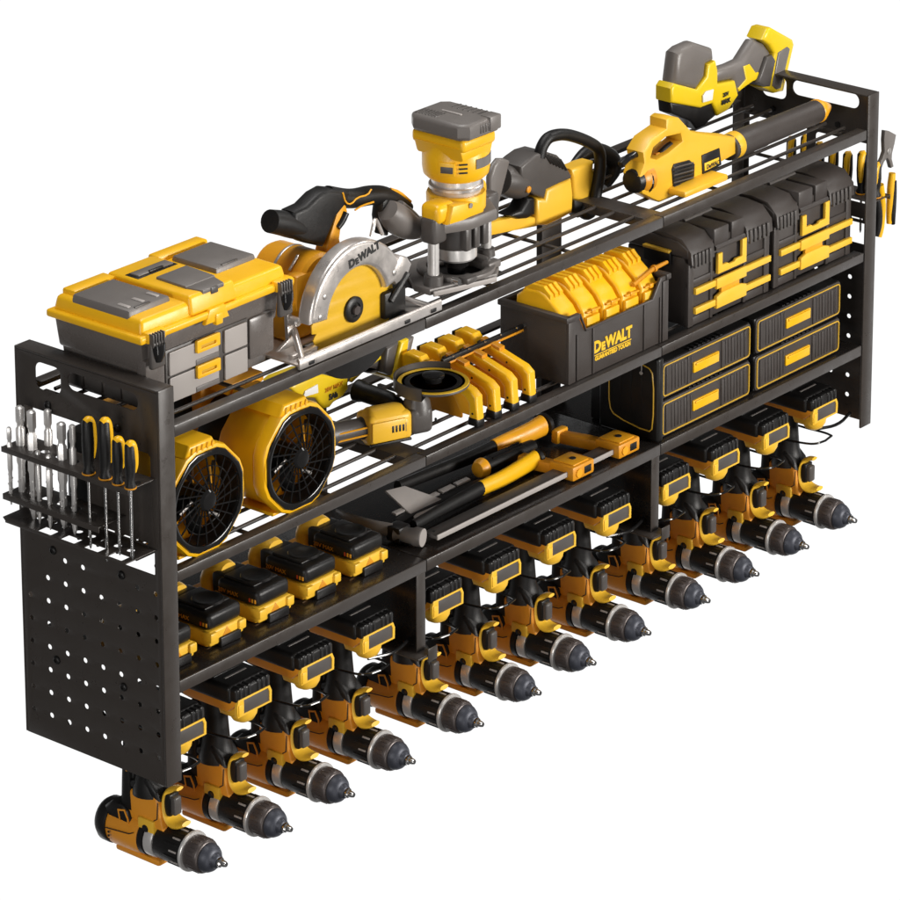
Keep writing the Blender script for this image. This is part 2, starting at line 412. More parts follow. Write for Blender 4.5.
    m.box(-.0190, .0190, .0325, .0360, AZ+.1799, AZ+.1808, 'gray', .0004)
    m.box(-.026, .026, .045, .105, AZ+.1795, AZ+.1812, 'black', .0005)
    bt = m.obj('battery_pack', t)
    m = MB()
    m.plate([(-.030, AZ+.1405), (.031, AZ+.1405), (.0315, AZ+.156), (.028, AZ+.1635), (-.028, AZ+.1635), (-.031, AZ+.156)], [[(-.0185, AZ+.1430), (.0270, AZ+.1430), (.0270, AZ+.1560), (.0245, AZ+.1608), (-.0185, AZ+.1608)]], .0050, XZ(.0025), 'pale', .0009)
    m.obj('front_frame', bt)
    m = MB(); m.box(-.0190, .0275, .0036, .0068, AZ+.1425, AZ+.1612, 'dgray', .0006)
    m.box(-.0290, -.0200, .0012, .0035, AZ+.1425, AZ+.157, 'pale', .0008)
    m.obj('release_button', bt)
    return t
drill = make_drill()
gx = drill.location.copy()
for i, x in enumerate(DX):
    lab = 'black and yellow drill hanging upside down under the rack, %s of twelve from the left' % ORD[i]
    if i == 0: first = drill; continue
    dup(drill, (x, DY[i], 0), lab)
drill.location.x += DX[0]; drill['label'] = 'black and yellow hanging drill, first from the left, partly behind the perforated rack end'

# ================================================================== LOOSE BATTERIES
def make_pack():
    z = S3+.0006
    t = thing('battery_pack', '', 'battery', (0, .09, z), 'battery packs in a row on the solid shelf')
    m = MB()
    m.box(-.030, .030, .027, .070, z+.004, z+.0235, 'pale', .003, None, 3)
    m.box(-.029, .029, .068, .108, z+.008, z+.0235, 'amber', .003)
    m.box(-.0265, .0265, .036, .150, z+.000, z+.016, 'amber', .003)
    m.box(-.0315, -.019, .0235, .040, z+.010, z+.0225, 'pale', .002)
    m.box(.019, .0315, .0235, .040, z+.010, z+.0225, 'pale', .002)
    m.ext([(-.008, z+.012), (.008, z+.012), (0, z+.022)], .002, XZ(.0265), 'orange', .0004)
    m.obj('base', t)
    m = MB(); m.box(-.014, .022, .0235, .030, z+.000, z+.012, 'black', .0015); m.obj('latch', t)
    m = MB()
    m.box(-.0295, .0295, .0285, .098, z+.0232, z+.045, 'black', .007, None, 4)
    m.box(-.022, .022, .042, .092, z+.0445, z+.0480, 'black', .004, None, 3)
    m.lathe([(.021, 0), (.019, .0025), (.015, .0025), (.013, .0012)], (.002, .060, z+.0470), (0, 0, 1), 'black', 28)
    m.box(-.022, .022, .090, .112, z+.020, z+.046, 'black', .003)
    b = m.obj('cell_block', t)
    m = MB()
    m.text('20V MAX', .0075, fr((-.0298, .078, z+.032), (0, -1, 0), (0, 0, 1), (-1, 0, 0)), 'orange', .0003, 1.1)
    for k in range(3): m.box(-.0303, -.0294, .041-.0045*k, .0435-.0045*k, z+.029, z+.034, 'orange' if k else 'red', .0003)
    m.obj('side_print', b)
    m = MB()
    m.tube([(0, .118, z+.010), (0, .126, z+.018), (0, .129, z+.034), (0, .118, z+.044), (0, .104, z+.0455)], [.011, .0125, .0125, .0105, .007], 'pale', 18, 2, 1.8)
    m.obj('rear_tab', t)
    return t
pk = make_pack()
cs = [.052, .139, .226, .313, .402]
wd = ['first from the left, mostly hidden behind the rack post', 'second from the left on the solid shelf', 'third from the left on the solid shelf', 'fourth from the left on the solid shelf', 'last of its row, beside the hand tools']
for i, x in enumerate(cs[1:], 1): dup(pk, (x, 0, 0), 'black and yellow slide battery pack, '+wd[i])
pk.location.x += cs[0]; pk['label'] = 'black and yellow slide battery pack, '+wd[0]

# ================================================================== BITS AND SCREWDRIVERS (LEFT TRAY)
spec = [(-.040, .206, .318, .090, .0030), (-.027, .2005, .312, .120, .0050), (-.028, .1800, .300, .132, .0054), (-.034, .1646, .303, .084, .0032), (-.034, .1471, .300, .086, .0032), (-.006, .1750, .312, .116, .0046), (-.0266, .1318, .303, .126, .0054), (-.0288, .1115, .300, .132, .0038), (-.020, .190, .320, .060, .003)]
wds = ['short thin', 'tall hex-shanked', 'long straight', 'short narrow', 'short twisted', 'slim rear', 'broad spade-topped', 'longest slender', 'small hidden']
for k, (x, y, z, ln, r) in enumerate(spec):
    m = MB()
    ln += .009; r *= 1.12
    m.lathe([(.0008, 0), (r*.55, .006), (r*.75, .012), (r*.75, ln*.42), (r, ln*.46), (r, ln*.78), (r*.7, ln*.80), (r*.7, ln*.83), (r*.95, ln*.85), (r*.95, ln-.002), (r*.5, ln)], (x, y, z), (0, 0, 1), 'bit', 10 if k % 2 else 6)
    for j in range(14):
        a = j*1.1; zz = z+.008+j*(ln*.4-.008)/14
        m.box(-r*.8, r*.8, -.0006, .0006, 0, .003, 'bit', .0003, Matrix.Translation((x, y, zz)) @ Matrix.Rotation(a, 4, 'Z') @ Matrix.Rotation(.4, 4, 'Y'))
    tag(m.obj('drill_bit'), '%s steel drill bit in the left side tray, %s from its back end' % (wds[k], ORD[k]), 'drill bit', 'steel drill bits standing in the left side tray')
def screwdriver(x, y, z, hh, lab, grp, shaft=.095, r=.0075, flip=1):
    t = thing('screwdriver', lab, 'screwdriver', (x, y, z), grp)
    m = MB()
    m.lathe([(r*.95, 0), (r, .003), (r*.7, .008), (r*.9, .018), (r, hh*.55), (r*.92, hh-.004), (r*.6, hh)], (x, y, z), (0, 0, 1), 'rubber', 18)
    h = m.obj('handle', t)
    m = MB()
    m.tube([(x+r*.75*flip, y-r*.3, z+.018), (x+r*.9*flip, y-r*.4, z+hh*.5), (x+r*.75*flip, y-r*.35, z+hh-.008), (x+r*.2, y-.001, z+hh-.001), (x-r*.45, y, z+hh-.004)], [.0022, .0042, .0046, .0055, .0045], 'yellow', 10, 2)
    m.obj('inlay', h)
    m = MB(); m.lathe([(r*1.02, -.001), (r*1.1, -.0005), (r*1.1, .0006), (r*.9, .0012)], (x, y, z), (0, 0, 1), 'orange', 18); m.obj('collar', h)
    m = MB(); m.lathe([(.0008, -shaft), (.0019, -shaft+.004), (.0019, -.001)], (x, y, z), (0, 0, 1), 'chrome', 10); m.obj('shaft', t)
G = 'screwdrivers in the left side tray'
screwdriver(-.040, .0750, .3935, .068, 'tall screwdriver in the left tray, the one nearest the steel bits', G)
screwdriver(-.038, .0500, .3935, .073, 'tallest screwdriver in the left tray, second from the steel bits', G, .105)
screwdriver(-.040, .0275, .3935, .056, 'short screwdriver in the left tray, third from the steel bits', G, .09, .0066)
screwdriver(-.040, .0075, .3935, .056, 'short screwdriver in the left tray, nearest the front corner', G, .09, .0066)
G = 'screwdrivers in the right side tray'
nm = ['nearest the front corner', 'second from the front', 'third from the front', 'fourth from the front', 'fifth from the front', 'sixth from the front', 'rearmost of the row']
for k in range(7):
    screwdriver(L+.0225, .0155+.0247*k, .3350, (.050, .062, .056, .068, .060, .066, .058)[k], 'orange and black screwdriver in the right side tray, '+nm[k], G, .06, .0078, -1)

# pliers on the far right
t = thing('pliers', 'steel pliers with yellow and black grips hanging outside the right end of the rack', 'pliers', (L+.03, 0, .34))
y0 = .002
def trp(o, s, y, pts): return TR(o[0], o[1], s, y, pts)
O = (760, 120); s = 6.4286
PY = .012
def path3(o, s, y, pts): return [(a, y, b) for a, b in TR(o[0], o[1], s, y, pts)]
m = MB()
m.ext(trp(O, s, PY, [(805, 68), (835, 72), (878, 95), (868, 150), (852, 215), (850, 250), (862, 300), (845, 310), (832, 262), (820, 245), (800, 270), (785, 310), (780, 400), (765, 400), (764, 300), (790, 245), (803, 205), (800, 130)]), .007, XZ(PY), 'gray', .0015)
m.lathe([(.005, 0), (.005, .001), (.003, .0016)], (TR(*O, s, PY, [(828, 200)])[0][0], PY, TR(*O, s, PY, [(828, 200)])[0][1]), (0, -1, 0), 'blade', 14)
m.obj('jaws', t)
m = MB()
m.tube(path3(O, s, PY+.003, [(772, 415), (780, 480), (786, 560), (782, 640), (776, 700), (765, 752)]), [.0055, .0056, .0055, .005, .005, .004], 'yellow', 12, 1, 1.0)
m.tube(path3(O, s, PY-.000, [(752, 500), (760, 560), (764, 640), (758, 700), (750, 748)]), [.004, .0056, .0056, .005, .003], 'rubber', 12, 1, 1.0)
m.obj('grip', t)
m = MB()
m.tube(path3(O, s, PY+.003, [(850, 340), (843, 420), (838, 520), (834, 600), (830, 665)]), [.005, .006, .006, .0055, .004], 'yellow', 12, 1, 1.0)
m.tube(path3(O, s, PY-.001, [(866, 390), (862, 470), (856, 560), (852, 620), (856, 668)]), [.003, .004, .0045, .0045, .003], 'rubber', 12, 1, 1.0)
m.obj('grip', t)

# ================================================================== BIG TOOLBOX
B0 = S1+.0005
t = thing('toolbox', 'large grey toolbox with yellow lid and four front drawers on the top shelf', 'toolbox', (.14, .115, B0))
m = MB()
m.box(.036, .244, .052, .184, B0, .520, 'tbox', .004, None, 2, (1.06, 1.04))
m.box(.028, .258, .048, .188, .504, .5455, 'tbox', .004, None, 2, (1.05, 1.02))
m.box(.026, .060, .043, .060, .466, .520, 'tbox', .005)
m.box(.205, .250, .043, .060, .466, .520, 'tbox', .005)
for k in range(5): m.box(.040+.0*k, .0395+.0, .06, .18, B0, .46, 'dgray', 0) if False else None
for k in range(4): m.box(.0315, .036, .060+.031*k, .086+.031*k, .458, .498, 'dgray', .0015)
body = m.obj('body', t)
m = MB(); m.box(.062, .2045, .0455, .0525, B0+.002, .5215, 'dgray', .001); m.obj('drawer_frame', body)
def tb_drawer(x0, x1, z0, z1, h=True):
    m = MB()
    if h: m.plate(rrect(x0, x1, z0, z1, .0015, 2), [], .003, XZ(.0425), 'lgray', .0005); m.box(x0+.044, x0+.0835, .0415, .0426, z0+.0005, z0+.0070, 'gray', .0004)
    else: m.plate(rrect(x0, x1, z0, z1, .0015, 2), [], .003, XZ(.0425), 'lgray', .0005)
    d = m.obj('drawer', t)
    if h:
        m = MB(); xc = (x0+x1)/2+.021
        m.plate(rrect(xc-.020, xc+.020, z1-.013, z1+.003, .002, 3), [rrect(xc-.013, xc+.013, z1-.0085, z1-.0045, .001, 2)], .004, XZ(.0385), 'yellow', .0005)
        m.box(xc-.014, xc+.014, .0410, .0424, z1-.009, z1-.004, 'oline', .0003)
        m.obj('handle', d)
tb_drawer(.066, .150, .4895, .5185); tb_drawer(.066, .150, B0+.004, .4865)
tb_drawer(.161, .2000, .4895, .5185, False); tb_drawer(.161, .2000, B0+.004, .4865, False)
m = MB()
lid0, lid1 = .5455, .5720
m.box(.010, .277, .034, .190, lid0, lid0+.0095, 'yellow', .003, None, 3)
m.box(.017, .270, .040, .186, lid0+.006, lid1, 'yellow', .005, None, 3, (.97, .95))
m.box(.098, .178, .036, .180, lid0+.010, lid1+.0075, 'yellow', .004, None, 3, (.96, .93))
m.box(.176, .262, .162, .182, lid0+.012, lid1+.007, 'yellow', .003)
m.box(.030, .100, .160, .182, lid0+.012, lid1+.006, 'yellow', .003)
m.ext([(.118, lid0-.006), (.160, lid0-.006), (.152, lid0+.012), (.126, lid0+.012)], .008, XZ(.0325), 'yellow', .0025)
m.box(.134, .146, .0305, .038, lid0-.010, lid0+.004, 'yellow', .0015)
for x in (.014, .236): m.box(x+.006, x+.036, .031, .046, lid0-.001, lid0+.013, 'yellow', .003)
lid = m.obj('lid', t)
m = MB()
m.box(.020, .092, .062, .158, lid1-.0075, lid1+.0065, 'gray', .003, None, 2, (.95, .96))
m.box(.034, .060, .0655, .0685, lid1+.0055, lid1+.0075, 'dgray', .0005)
for k in range(3): m.box(.028+.024*k, .034+.024*k, .072, .09, lid1+.0060, lid1+.0078, 'lgray', .0008)
m.obj('lid_tray', lid)
m = MB(); m.box(.190, .262, .082, .158, lid1-.0075, lid1+.0065, 'gray', .003, None, 2, (.95, .96))
m.box(.204, .232, .0855, .0885, lid1+.0055, lid1+.0075, 'dgray', .0005); m.obj('lid_tray', lid)
m = MB()
m.ext([(.116, .062), (.166, .062), (.170, .112), (.118, .112)], .004, XY(lid1+.0068), 'gray', .001)
m.ext([(.122, .040), (.158, .040), (.166, .064), (.116, .064)], .006, XY(lid1+.0035), 'gray', .0015)
m.box(.135, .147, .0385, .0415, lid1+.0005, lid1+.009, 'dgray', .001)
m.obj('hasp', lid)
m = MB()
m.box(.104, .172, .128, .150, lid1+.0070, lid1+.0082, 'black', .0005)
m.box(.108, .168, .131, .1455, lid1+.0080, lid1+.0105, 'gray', .001)
m.box(.126, .150, .1300, .1335, lid1+.0078, lid1+.0115, 'black', .0008)
m.obj('carry_handle', lid)
for x in (.020, .242):
    m = MB()
    m.box(x, x+.024, .0265, .035, lid0-.032, lid0+.003, 'dgray', .004, None, 3, (.9, 1))
    m.tube([(x+.012, .0300, lid0-.022), (x+.012, .0275, lid0-.012), (x+.012, .0285, lid0-.002)], [.006, .008, .0085], 'gloss', 12, 1, 1.2)
    for k in range(5): m.box(x+.0015+.0045*k, x+.0040+.0045*k, .0255, .050, lid0-.004, lid0+.0125, 'dgray', .0012)
    m.obj('latch', t)

# ================================================================== CIRCULAR SAW
SX, SY, SZ = .3771, .030, .4860
t = thing('circular_saw', 'circular saw with silver guard, yellow blade and black handle on the top shelf', 'circular saw', (SX, .06, B0))
m = MB()
m.plate([(.248, .004), (.511, .004), (.511, .120), (.490, .132), (.290, .132), (.248, .110)], [[(.292, .018), (.470, .018), (.470, .046), (.292, .046)]], .003, XY(B0+.0035), 'silver', .0006)
m.box(.246, .512, .000, .0042, B0+.001, B0+.0125, 'silver', .0012)
m.tube([(.246, .003, B0+.0125), (.512, .003, B0+.0125)], .0026, 'silver', 12)
for x in (.262, .44, .49): m.box(x, x+.010, -.001, .002, B0+.003, B0+.008, 'black', .0005)
m.tube([(.262, .010, B0+.006), (.300, .060, B0+.030), (.330, .066, B0+.062)], .0042, 'silver', 10)
m.box(.256, .300, .020, .028, B0+.004, B0+.012, 'silver', .001)
m.ext([(.262, B0+.006), (.306, B0+.006), (.300, B0+.016), (.290, B0+.05), (.282, B0+.05), (.284, B0+.016)], .006, XZ(.052), 'silver', .001)
m.lathe([(.006, -.002), (.006, .010), (.004, .012)], (.290, .052, B0+.040), (0, -1, 0), 'silver', 16)
m.tube([(.500, .012, B0+.006), (.470, .05, B0+.024)], .003, 'silver', 8)
base = m.obj('base_plate', t)
# upper guard: cast arc
m = MB()
def arc(r0, r1, a0, a1, n=30, c=(SX, SZ)):
    o = [(c[0]+r1*math.cos(math.radians(a0+(a1-a0)*i/n)), c[1]+r1*math.sin(math.radians(a0+(a1-a0)*i/n))) for i in range(n+1)]
    return o+[(c[0]+r0*math.cos(math.radians(a1-(a1-a0)*i/n)), c[1]+r0*math.sin(math.radians(a1-(a1-a0)*i/n))) for i in range(n+1)]
out = arc(.056, .0885, 14, 176)
m.ext(out, .024, XZ(.0195), 'silver', .0055, 4)
m.ext([(SX+.070, SZ+.014), (SX+.092, SZ+.020), (SX+.100, SZ+.033), (SX+.092, SZ+.044), (SX+.078, SZ+.050), (SX+.060, SZ+.030)], .030, XZ(.019), 'silver', .003)
m.tube([(SX+.040, .034, SZ+.082), (SX+.048, .036, SZ+.098), (SX+.056, .040, SZ+.100), (SX+.068, .040, SZ+.076)], .0026, 'silver', 8, 2)
for a in (150, 170, 25): m.lathe([(.0036, 0), (.0036, .0012), (.0022, .0018)], (SX+.073*math.cos(math.radians(a)), .0197, SZ+.073*math.sin(math.radians(a))), (0, -1, 0), 'blade', 14)
g = m.obj('upper_guard', t)
m = MB()
word = 'DeWALT'; 
X = fr((SX+.010, .0192, SZ+.0700), (math.cos(.20), 0, math.sin(.20)), (-math.sin(.20), 0, math.cos(.20)), (0, -1, 0))
m.text('D', .0145, X @ Matrix.Translation((-.0235, 0, 0)), 'ink', .0003, 1.05, .0007)
m.text('E', .0105, X @ Matrix.Translation((-.0142, -.0018, 0)), 'ink', .0003, 1.05, .0006)
m.text('WALT', .0145, X @ Matrix.Translation((.0095, 0, 0)), 'ink', .0003, .98, .0007)
m.obj('guard_lettering', g)
m = MB()
teeth = []
n = 24
for k in range(n):
    a = 2*PI*k/n
    teeth += [(SX+.0755*math.cos(a), SZ+.0755*math.sin(a)), (SX+.0755*math.cos(a+.15), SZ+.0755*math.sin(a+.15)), (SX+.068*math.cos(a+.19), SZ+.068*math.sin(a+.19))]
m.plate(teeth, [], .0018, XZ(SY), 'sawy', .0003)
m.lathe([(.0165, 0), (.0165, .003), (.0135, .005), (.009, .005), (.0085, .0035)], (SX, SY, SZ), (0, -1, 0), 'black', 26)
m.lathe([(.0062, .003), (.0062, .008), (.003, .008)], (SX, SY, SZ), (0, -1, 0), 'chuck', 6)
m.obj('blade', t)
m = MB()
m.ext(arc(.040, .083, -62, 24, 20), .030, XZ(.0335), 'black', .003)
m.ext([(SX+.0865*math.cos(math.radians(-152+124*k/20)), SZ+.0865*math.sin(math.radians(-152+124*k/20))) for k in range(21)], .020, XZ(.0235), 'black', .002)
m.box(SX+.052, SX+.092, .022, .05, B0+.006, SZ+.006, 'black', .003)
m.tube([(SX+.060, .020, SZ-.005), (SX+.090, .018, SZ+.024)], .004, 'black', 8)
m.obj('lower_guard', t)
m = MB()
m.lathe([(.020, -.085), (.034, -.082), (.038, -.074), (.038, -.004), (.034, 0)], (SX-.030, .055, SZ+.036), (0, -1, 0), 'amber', 30)
m.box(SX-.085, SX-.020, .056, .118, SZ-.028, SZ+.028, 'amber', .008, None, 3)
m.lathe([(.0386, -.050), (.0392, -.048), (.0386, -.046)], (SX-.030, .055, SZ+.036), (0, -1, 0), 'silver', 30)
for k in range(0): m.box(SX-.072+.008*k, SX-.068+.008*k, .060, .125, SZ+.062, SZ+.0665, 'amber', .0008)
m.box(SX-.076, SX+.028, .053, .074, SZ+.010, SZ+.058, 'amber', .006)
m.tube([(SX-.065, .075, SZ+.058), (SX-.050, .074, SZ+.074)], .0018, 'silver', 8)
m.obj('motor', t)
m = MB()
hp = TR(250, 160, 4.286, .085, [(372, 390), (300, 395), (315, 330), (345, 230), (350, 180), (385, 178), (395, 215), (372, 240), (360, 330)])
m.ext(hp, .020, XZ(.075), 'amber', .003)
m.obj('handle_neck', t)
m = MB()
def T3(x0, y0, s, y, pts): return [(a, y, b) for a, b in TR(x0, y0, s, y, pts)]
m.tube(T3(250, 160, 4.286, .085, [(85, 262), (130, 268), (175, 282), (215, 298)]), [.0145, .0155, .0155, .013], 'rubber', 20, 1)
m.ext(TR(250, 160, 4.286, .085, [(160, 215), (215, 190), (265, 140), (310, 115), (360, 120), (400, 128), (385, 180), (340, 235), (300, 330), (285, 365), (215, 350), (150, 320)]), .026, XZ(.072), 'rubber', .006, 3)
m.tube(T3(250, 160, 4.286, .085, [(330, 150), (400, 165), (450, 165), (510, 150), (570, 150), (630, 175), (680, 205)]), [.012, .0125, .0125, .0125, .0125, .010, .007], 'rubber', 18, 2)
m.ext(TR(250, 160, 4.286, .085, [(545, 150), (585, 150), (578, 230), (566, 320), (545, 315), (535, 240)]), .020, XZ(.073), 'rubber', .005)
m.tube(T3(250, 160, 4.286, .075, [(410, 225), (395, 260), (375, 290)]), [.005, .005, .004], 'black', 10, 1)
h = m.obj('handle', t)
m = MB()
m.tube(T3(250, 160, 4.286, .0715, [(398, 140), (410, 185), (435, 190), (460, 160), (505, 150), (520, 125)]), .0011, 'amber', 6, 1)
m.obj('handle_trim', h); m = MB()
m.tube(T3(250, 160, 4.286, .0715, [(450, 215), (480, 195), (530, 180)]), .0013, 'amber', 6, 1)
m.obj('handle_trim', h); m = MB()
m.tube(T3(250, 160, 4.286, .082, [(600, 128), (640, 140), (685, 180)]), .003, 'amber', 8, 1)
m.obj('handle_trim', h)
m = MB()
m.tube(T3(250, 160, 4.286, .068, [(590, 215), (610, 235), (640, 262), (690, 290), (760, 285)]), [.014, .0185, .0200, .0165, .012], 'gray', 20, 2)
m.tube(T3(250, 160, 4.286, .068, [(640, 190), (680, 235), (700, 270)]), [.006, .009, .012], 'gray', 16, 1)
m.obj('battery', t)

# ================================================================== ROUTER
RXc, RYc = .592, .044
t = thing('plunge_router', 'upright yellow and grey plunge router on two steel columns, on the top shelf', 'router', (RXc, RYc, B0))
def rr(pts): return [(RXc+a, RYc+b) for a, b in pts]
m = MB()
ring = rr([(-.078, -.022), (.020, -.050), (.044, -.034), (.082, .026), (.080, .044), (-.006, .066), (-.034, .060), (-.078, .004)])
m.plate(ring, [circ(RXc, RYc, .037, 30)], .009, XY(B0+.0135), 'gray', .002)
m.plate(circ(RXc, RYc, .050, 36), [circ(RXc, RYc, .038, 36)], .006, XY(B0+.0226), 'gray', .001)
rt = Matrix.Translation((RXc-.029, RYc-.0375, 0)) @ Matrix.Rotation(math.radians(-15.6), 4, 'Z')
m.box(-.048, .048, -.0035, .0, B0+.0130, B0+.0200, 'lgray', .001, rt)
m.lathe([(.013, 0), (.012, .012), (.008, .013)], (RXc-.060, RYc-.013, B0+.0226), (0, 0, 1), 'dgray', 20)
m.lathe([(.012, 0), (.011, .010), (.008, .011)], (RXc+.063, RYc+.003, B0+.0226), (0, 0, 1), 'dgray', 20)
m.box(RXc-.038, RXc-.018, RYc-.050, RYc-.034, B0+.0226, B0+.031, 'dgray', .002)
m.lathe([(.004, 0), (.004, .012)], (RXc-.046, RYc-.044, B0+.028), (0, 1, 0), 'chrome', 12)
m.box(RXc+.020, RXc+.044, RYc-.038, RYc-.024, B0+.0226, B0+.032, 'gray', .002)
m.box(RXc-.070, RXc+.050, RYc-.034, RYc+.052, B0+.0125, B0+.0134, 'black', .0003)
m.obj('base', t)
for dx, dy, hh in ((-.060, -.013, .062), (.063, .003, .056)):
    m = MB(); m.lathe([(.0072, 0), (.0072, hh)], (RXc+dx, RYc+dy, B0+.034), (0, 0, 1), 'bit', 22); m.obj('column', t)
m = MB()
m.box(RXc-.073, RXc-.047, RYc-.026, RYc-.001, .530, .564, 'dgray', .005, None, 3)
m.box(RXc+.051, RXc+.076, RYc-.010, RYc+.015, .522, .560, 'dgray', .005, None, 3)
m.ext(rr([(-.066, -.020), (-.020, -.042), (.030, -.042), (.066, .002), (.066, .026), (.010, .040), (-.056, .010)]), .017, XY(.540), 'gray', .004)
m.lathe([(.029, .508), (.0305, .512), (.0305, .545)], (RXc, RYc, 0), (0, 0, 1), 'dgray', 30)
for k in range(3): m.box(RXc-.024+.017*k, RXc-.013+.017*k, RYc-.037, RYc-.026, .511, .541, 'dgray', .0025)
m.lathe([(.024, .490), (.0265, .493), (.0265, .512)], (RXc, RYc, 0), (0, 0, 1), 'bit', 30)
m.lathe([(.011, .470), (.0115, .478), (.016, .480), (.016, .490)], (RXc, RYc, 0), (0, 0, 1), 'gloss', 24)
m.obj('plunge_carriage', t)
m = MB()
m.lathe([(.034, .556), (.0375, .559), (.0380, .577), (.0365, .580)], (RXc, RYc, 0), (0, 0, 1), 'yellow', 34)
m.box(RXc-.070, RXc-.034, RYc-.030, RYc+.002, .556, .582, 'yellow', .008, None, 3)
m.box(RXc+.028, RXc+.068, RYc+.002, RYc+.028, .554, .576, 'yellow', .008, None, 3)
m.ext([(RXc-.058, .556), (RXc+.012, .552), (RXc+.010, .574), (RXc-.050, .580)], .02, XZ(RYc-.038), 'yellow', .005)
m.lathe([(.0034, 0), (.0034, .001)], (RXc-.018, RYc-.0385, .572), (0, -1, 0), 'blade', 12)
m.obj('clamp_collar', t)
m = MB()
m.lathe([(.031, .576), (.0315, .578), (.0315, .606)], (RXc, RYc, 0), (0, 0, 1), 'bit', 34)
m.lathe([(.034, .585), (.035, .586), (.035, .590), (.034, .591)], (RXc, RYc, 0), (0, 0, 1), 'silver', 34)
m.obj('neck', t)
m = MB()
m.lathe([(.0365, .600), (.0415, .605), (.0430, .614), (.0430, .632), (.0400, .640), (.0400, .650)], (RXc, RYc, 0), (0, 0, 1), 'yellow', 38)
CXx, CYy = RXc-.008, RYc-.003
m.box(CXx-.033, CXx+.033, CYy-.043, CYy+.043, .646, .664, 'yellow', .006, None, 3)
m.ext([(CXx-.028, .634), (CXx+.028, .634), (CXx+.034, .652), (CXx-.034, .652)], .078, XZ(CYy-.039), 'yellow', .005)
hd = m.obj('motor_head', t)
m = MB()
m.lathe([(.0431, .6185), (.0440, .619), (.0440, .631), (.0431, .6315)], (RXc, RYc, 0), (0, 0, 1), 'gray', 30, (1, 1), (1, 0, 0), False, PI*1.42, PI*1.78)
m.obj('grip_band', hd)
m = MB()
def ringX(deg, z): return Matrix.Translation((RXc, RYc, z)) @ Matrix.Rotation(math.radians(deg), 4, 'Z')
for k in range(3): m.box(.0420, .0442, -.0055, .0055, 0, .0022, 'ink', .0006, ringX(232, .615+.0055*k))
m.box(.0415, .0452, -.011, .011, 0, .018, 'yellow', .002, ringX(205, .612)); m.box(.0450, .0458, -.008, .008, .004, .0125, 'dgray', .001, ringX(205, .612))
m.obj('speed_dial', hd)
m = MB()
capp = [(CXx-.036, CYy-.036), (CXx-.026, CYy-.048), (CXx+.030, CYy-.048), (CXx+.038, CYy-.040), (CXx+.038, CYy+.036), (CXx+.028, CYy+.047), (CXx-.026, CYy+.047), (CXx-.036, CYy+.036)]
m.ext(capp, .022, XY(.662), 'gray', .006, 4)
for k in range(7): m.box(CXx-.006+.0052*k, CXx-.0035+.0052*k, CYy-.0488, CYy-.0468, .668, .679, 'dgray', .0005)
for k in range(7): m.box(CXx-.028, CXx-.008, CYy+.006+.0052*k, CYy+.0085+.0052*k, .6834, .6848, 'dgray', .0005)
for k in range(6): m.box(CXx+.016, CXx+.034, CYy-.028+.0085*k, CYy-.0255+.0085*k, .6834, .6846, 'dgray', .0005)
m.box(CXx-.003, CXx+.0005, CYy-.014, CYy+.018, .6834, .6855, 'lgray', .0007)
m.box(CXx+.012, CXx+.034, CYy-.050, CYy-.032, .666, .6855, 'gray', .0025)
m.obj('top_cap', hd)

# ================================================================== CHAINSAW
O = (480, 120, 6.0); CY = .120
def C_(pts, y=CY): return TR(*O, y, pts)
t = thing('chainsaw', 'yellow chainsaw with black loop handle lying behind the router on the top shelf', 'chainsaw', (.93, .15, B0))
m = MB()
m.ext(C_([(343, 470), (395, 476), (402, 418), (480, 380), (555, 352), (566, 450), (560, 560), (520, 582), (480, 604), (410, 636), (343, 636)]), .034, XZ(CY), 'pale', .006, 3)
m.ext(C_([(548, 296), (600, 280), (640, 262), (688, 248), (684, 300), (745, 330), (740, 400), (690, 440), (660, 494), (566, 478), (560, 350)], CY+.01), .026, XZ(CY+.01), 'pale', .005, 3)
m.obj('body', t)
m = MB(); m.ext(C_([(-60, 668), (50, 618), (190, 585), (348, 582), (348, 640), (200, 668), (50, 700), (-60, 722)], CY+.004), .016, XZ(CY+.004), 'pale', .003); m.obj('bar_cover', t)
m = MB()
m.ext(C_([(288, 245), (340, 208), (400, 190), (470, 212), (506, 250), (552, 330), (552, 352), (480, 382), (402, 420), (390, 472), (330, 452), (262, 400), (246, 330), (246, 282)], CY-.002), .040, XZ(CY-.002), 'dgray', .010, 4)
for k in range(6):
    q = C_([(390+18*k, 205+7*k), (402+18*k, 200+7*k), (440+18*k, 262+8*k), (428+18*k, 266+8*k)], CY-.004)
    m.ext(q, .003, XZ(CY-.0033), 'black', .0006)
m.ext(C_([(172, 578), (250, 540), (290, 470), (336, 470), (338, 570), (290, 596), (238, 600)], CY-.002), .026, XZ(CY-.002), 'black', .006, 3)
m.lathe([(.0045, 0), (.0045, .003), (.002, .0036)], (*C_([(288, 416)], CY-.003)[:1][0][:1], CY-.002, C_([(288, 416)], CY-.003)[0][1]), (0, -1, 0), 'orange', 14)
m.obj('motor_housing', t)
m = MB()
m.tube(T3(*O, CY+.018, [(262, 380), (240, 390), (210, 375), (165, 365), (120, 360)]), [.0145, .019, .022, .022, .019], 'dgray', 24, 2)
m.ext(C_([(118, 232), (150, 232), (186, 246), (166, 330), (148, 400), (130, 470), (118, 520), (98, 556), (72, 548), (62, 500), (62, 350), (88, 270)], CY+.0), .010, XZ(CY+.0), 'gray', .006, 3)
m.box(*(lambda a, b: (a[0], b[0], CY-.001, CY+.02, b[1], a[1]))(C_([(30, 480)])[0], C_([(66, 620)])[0]), 'black', .003)
m.obj('hand_guard', t)
m = MB()
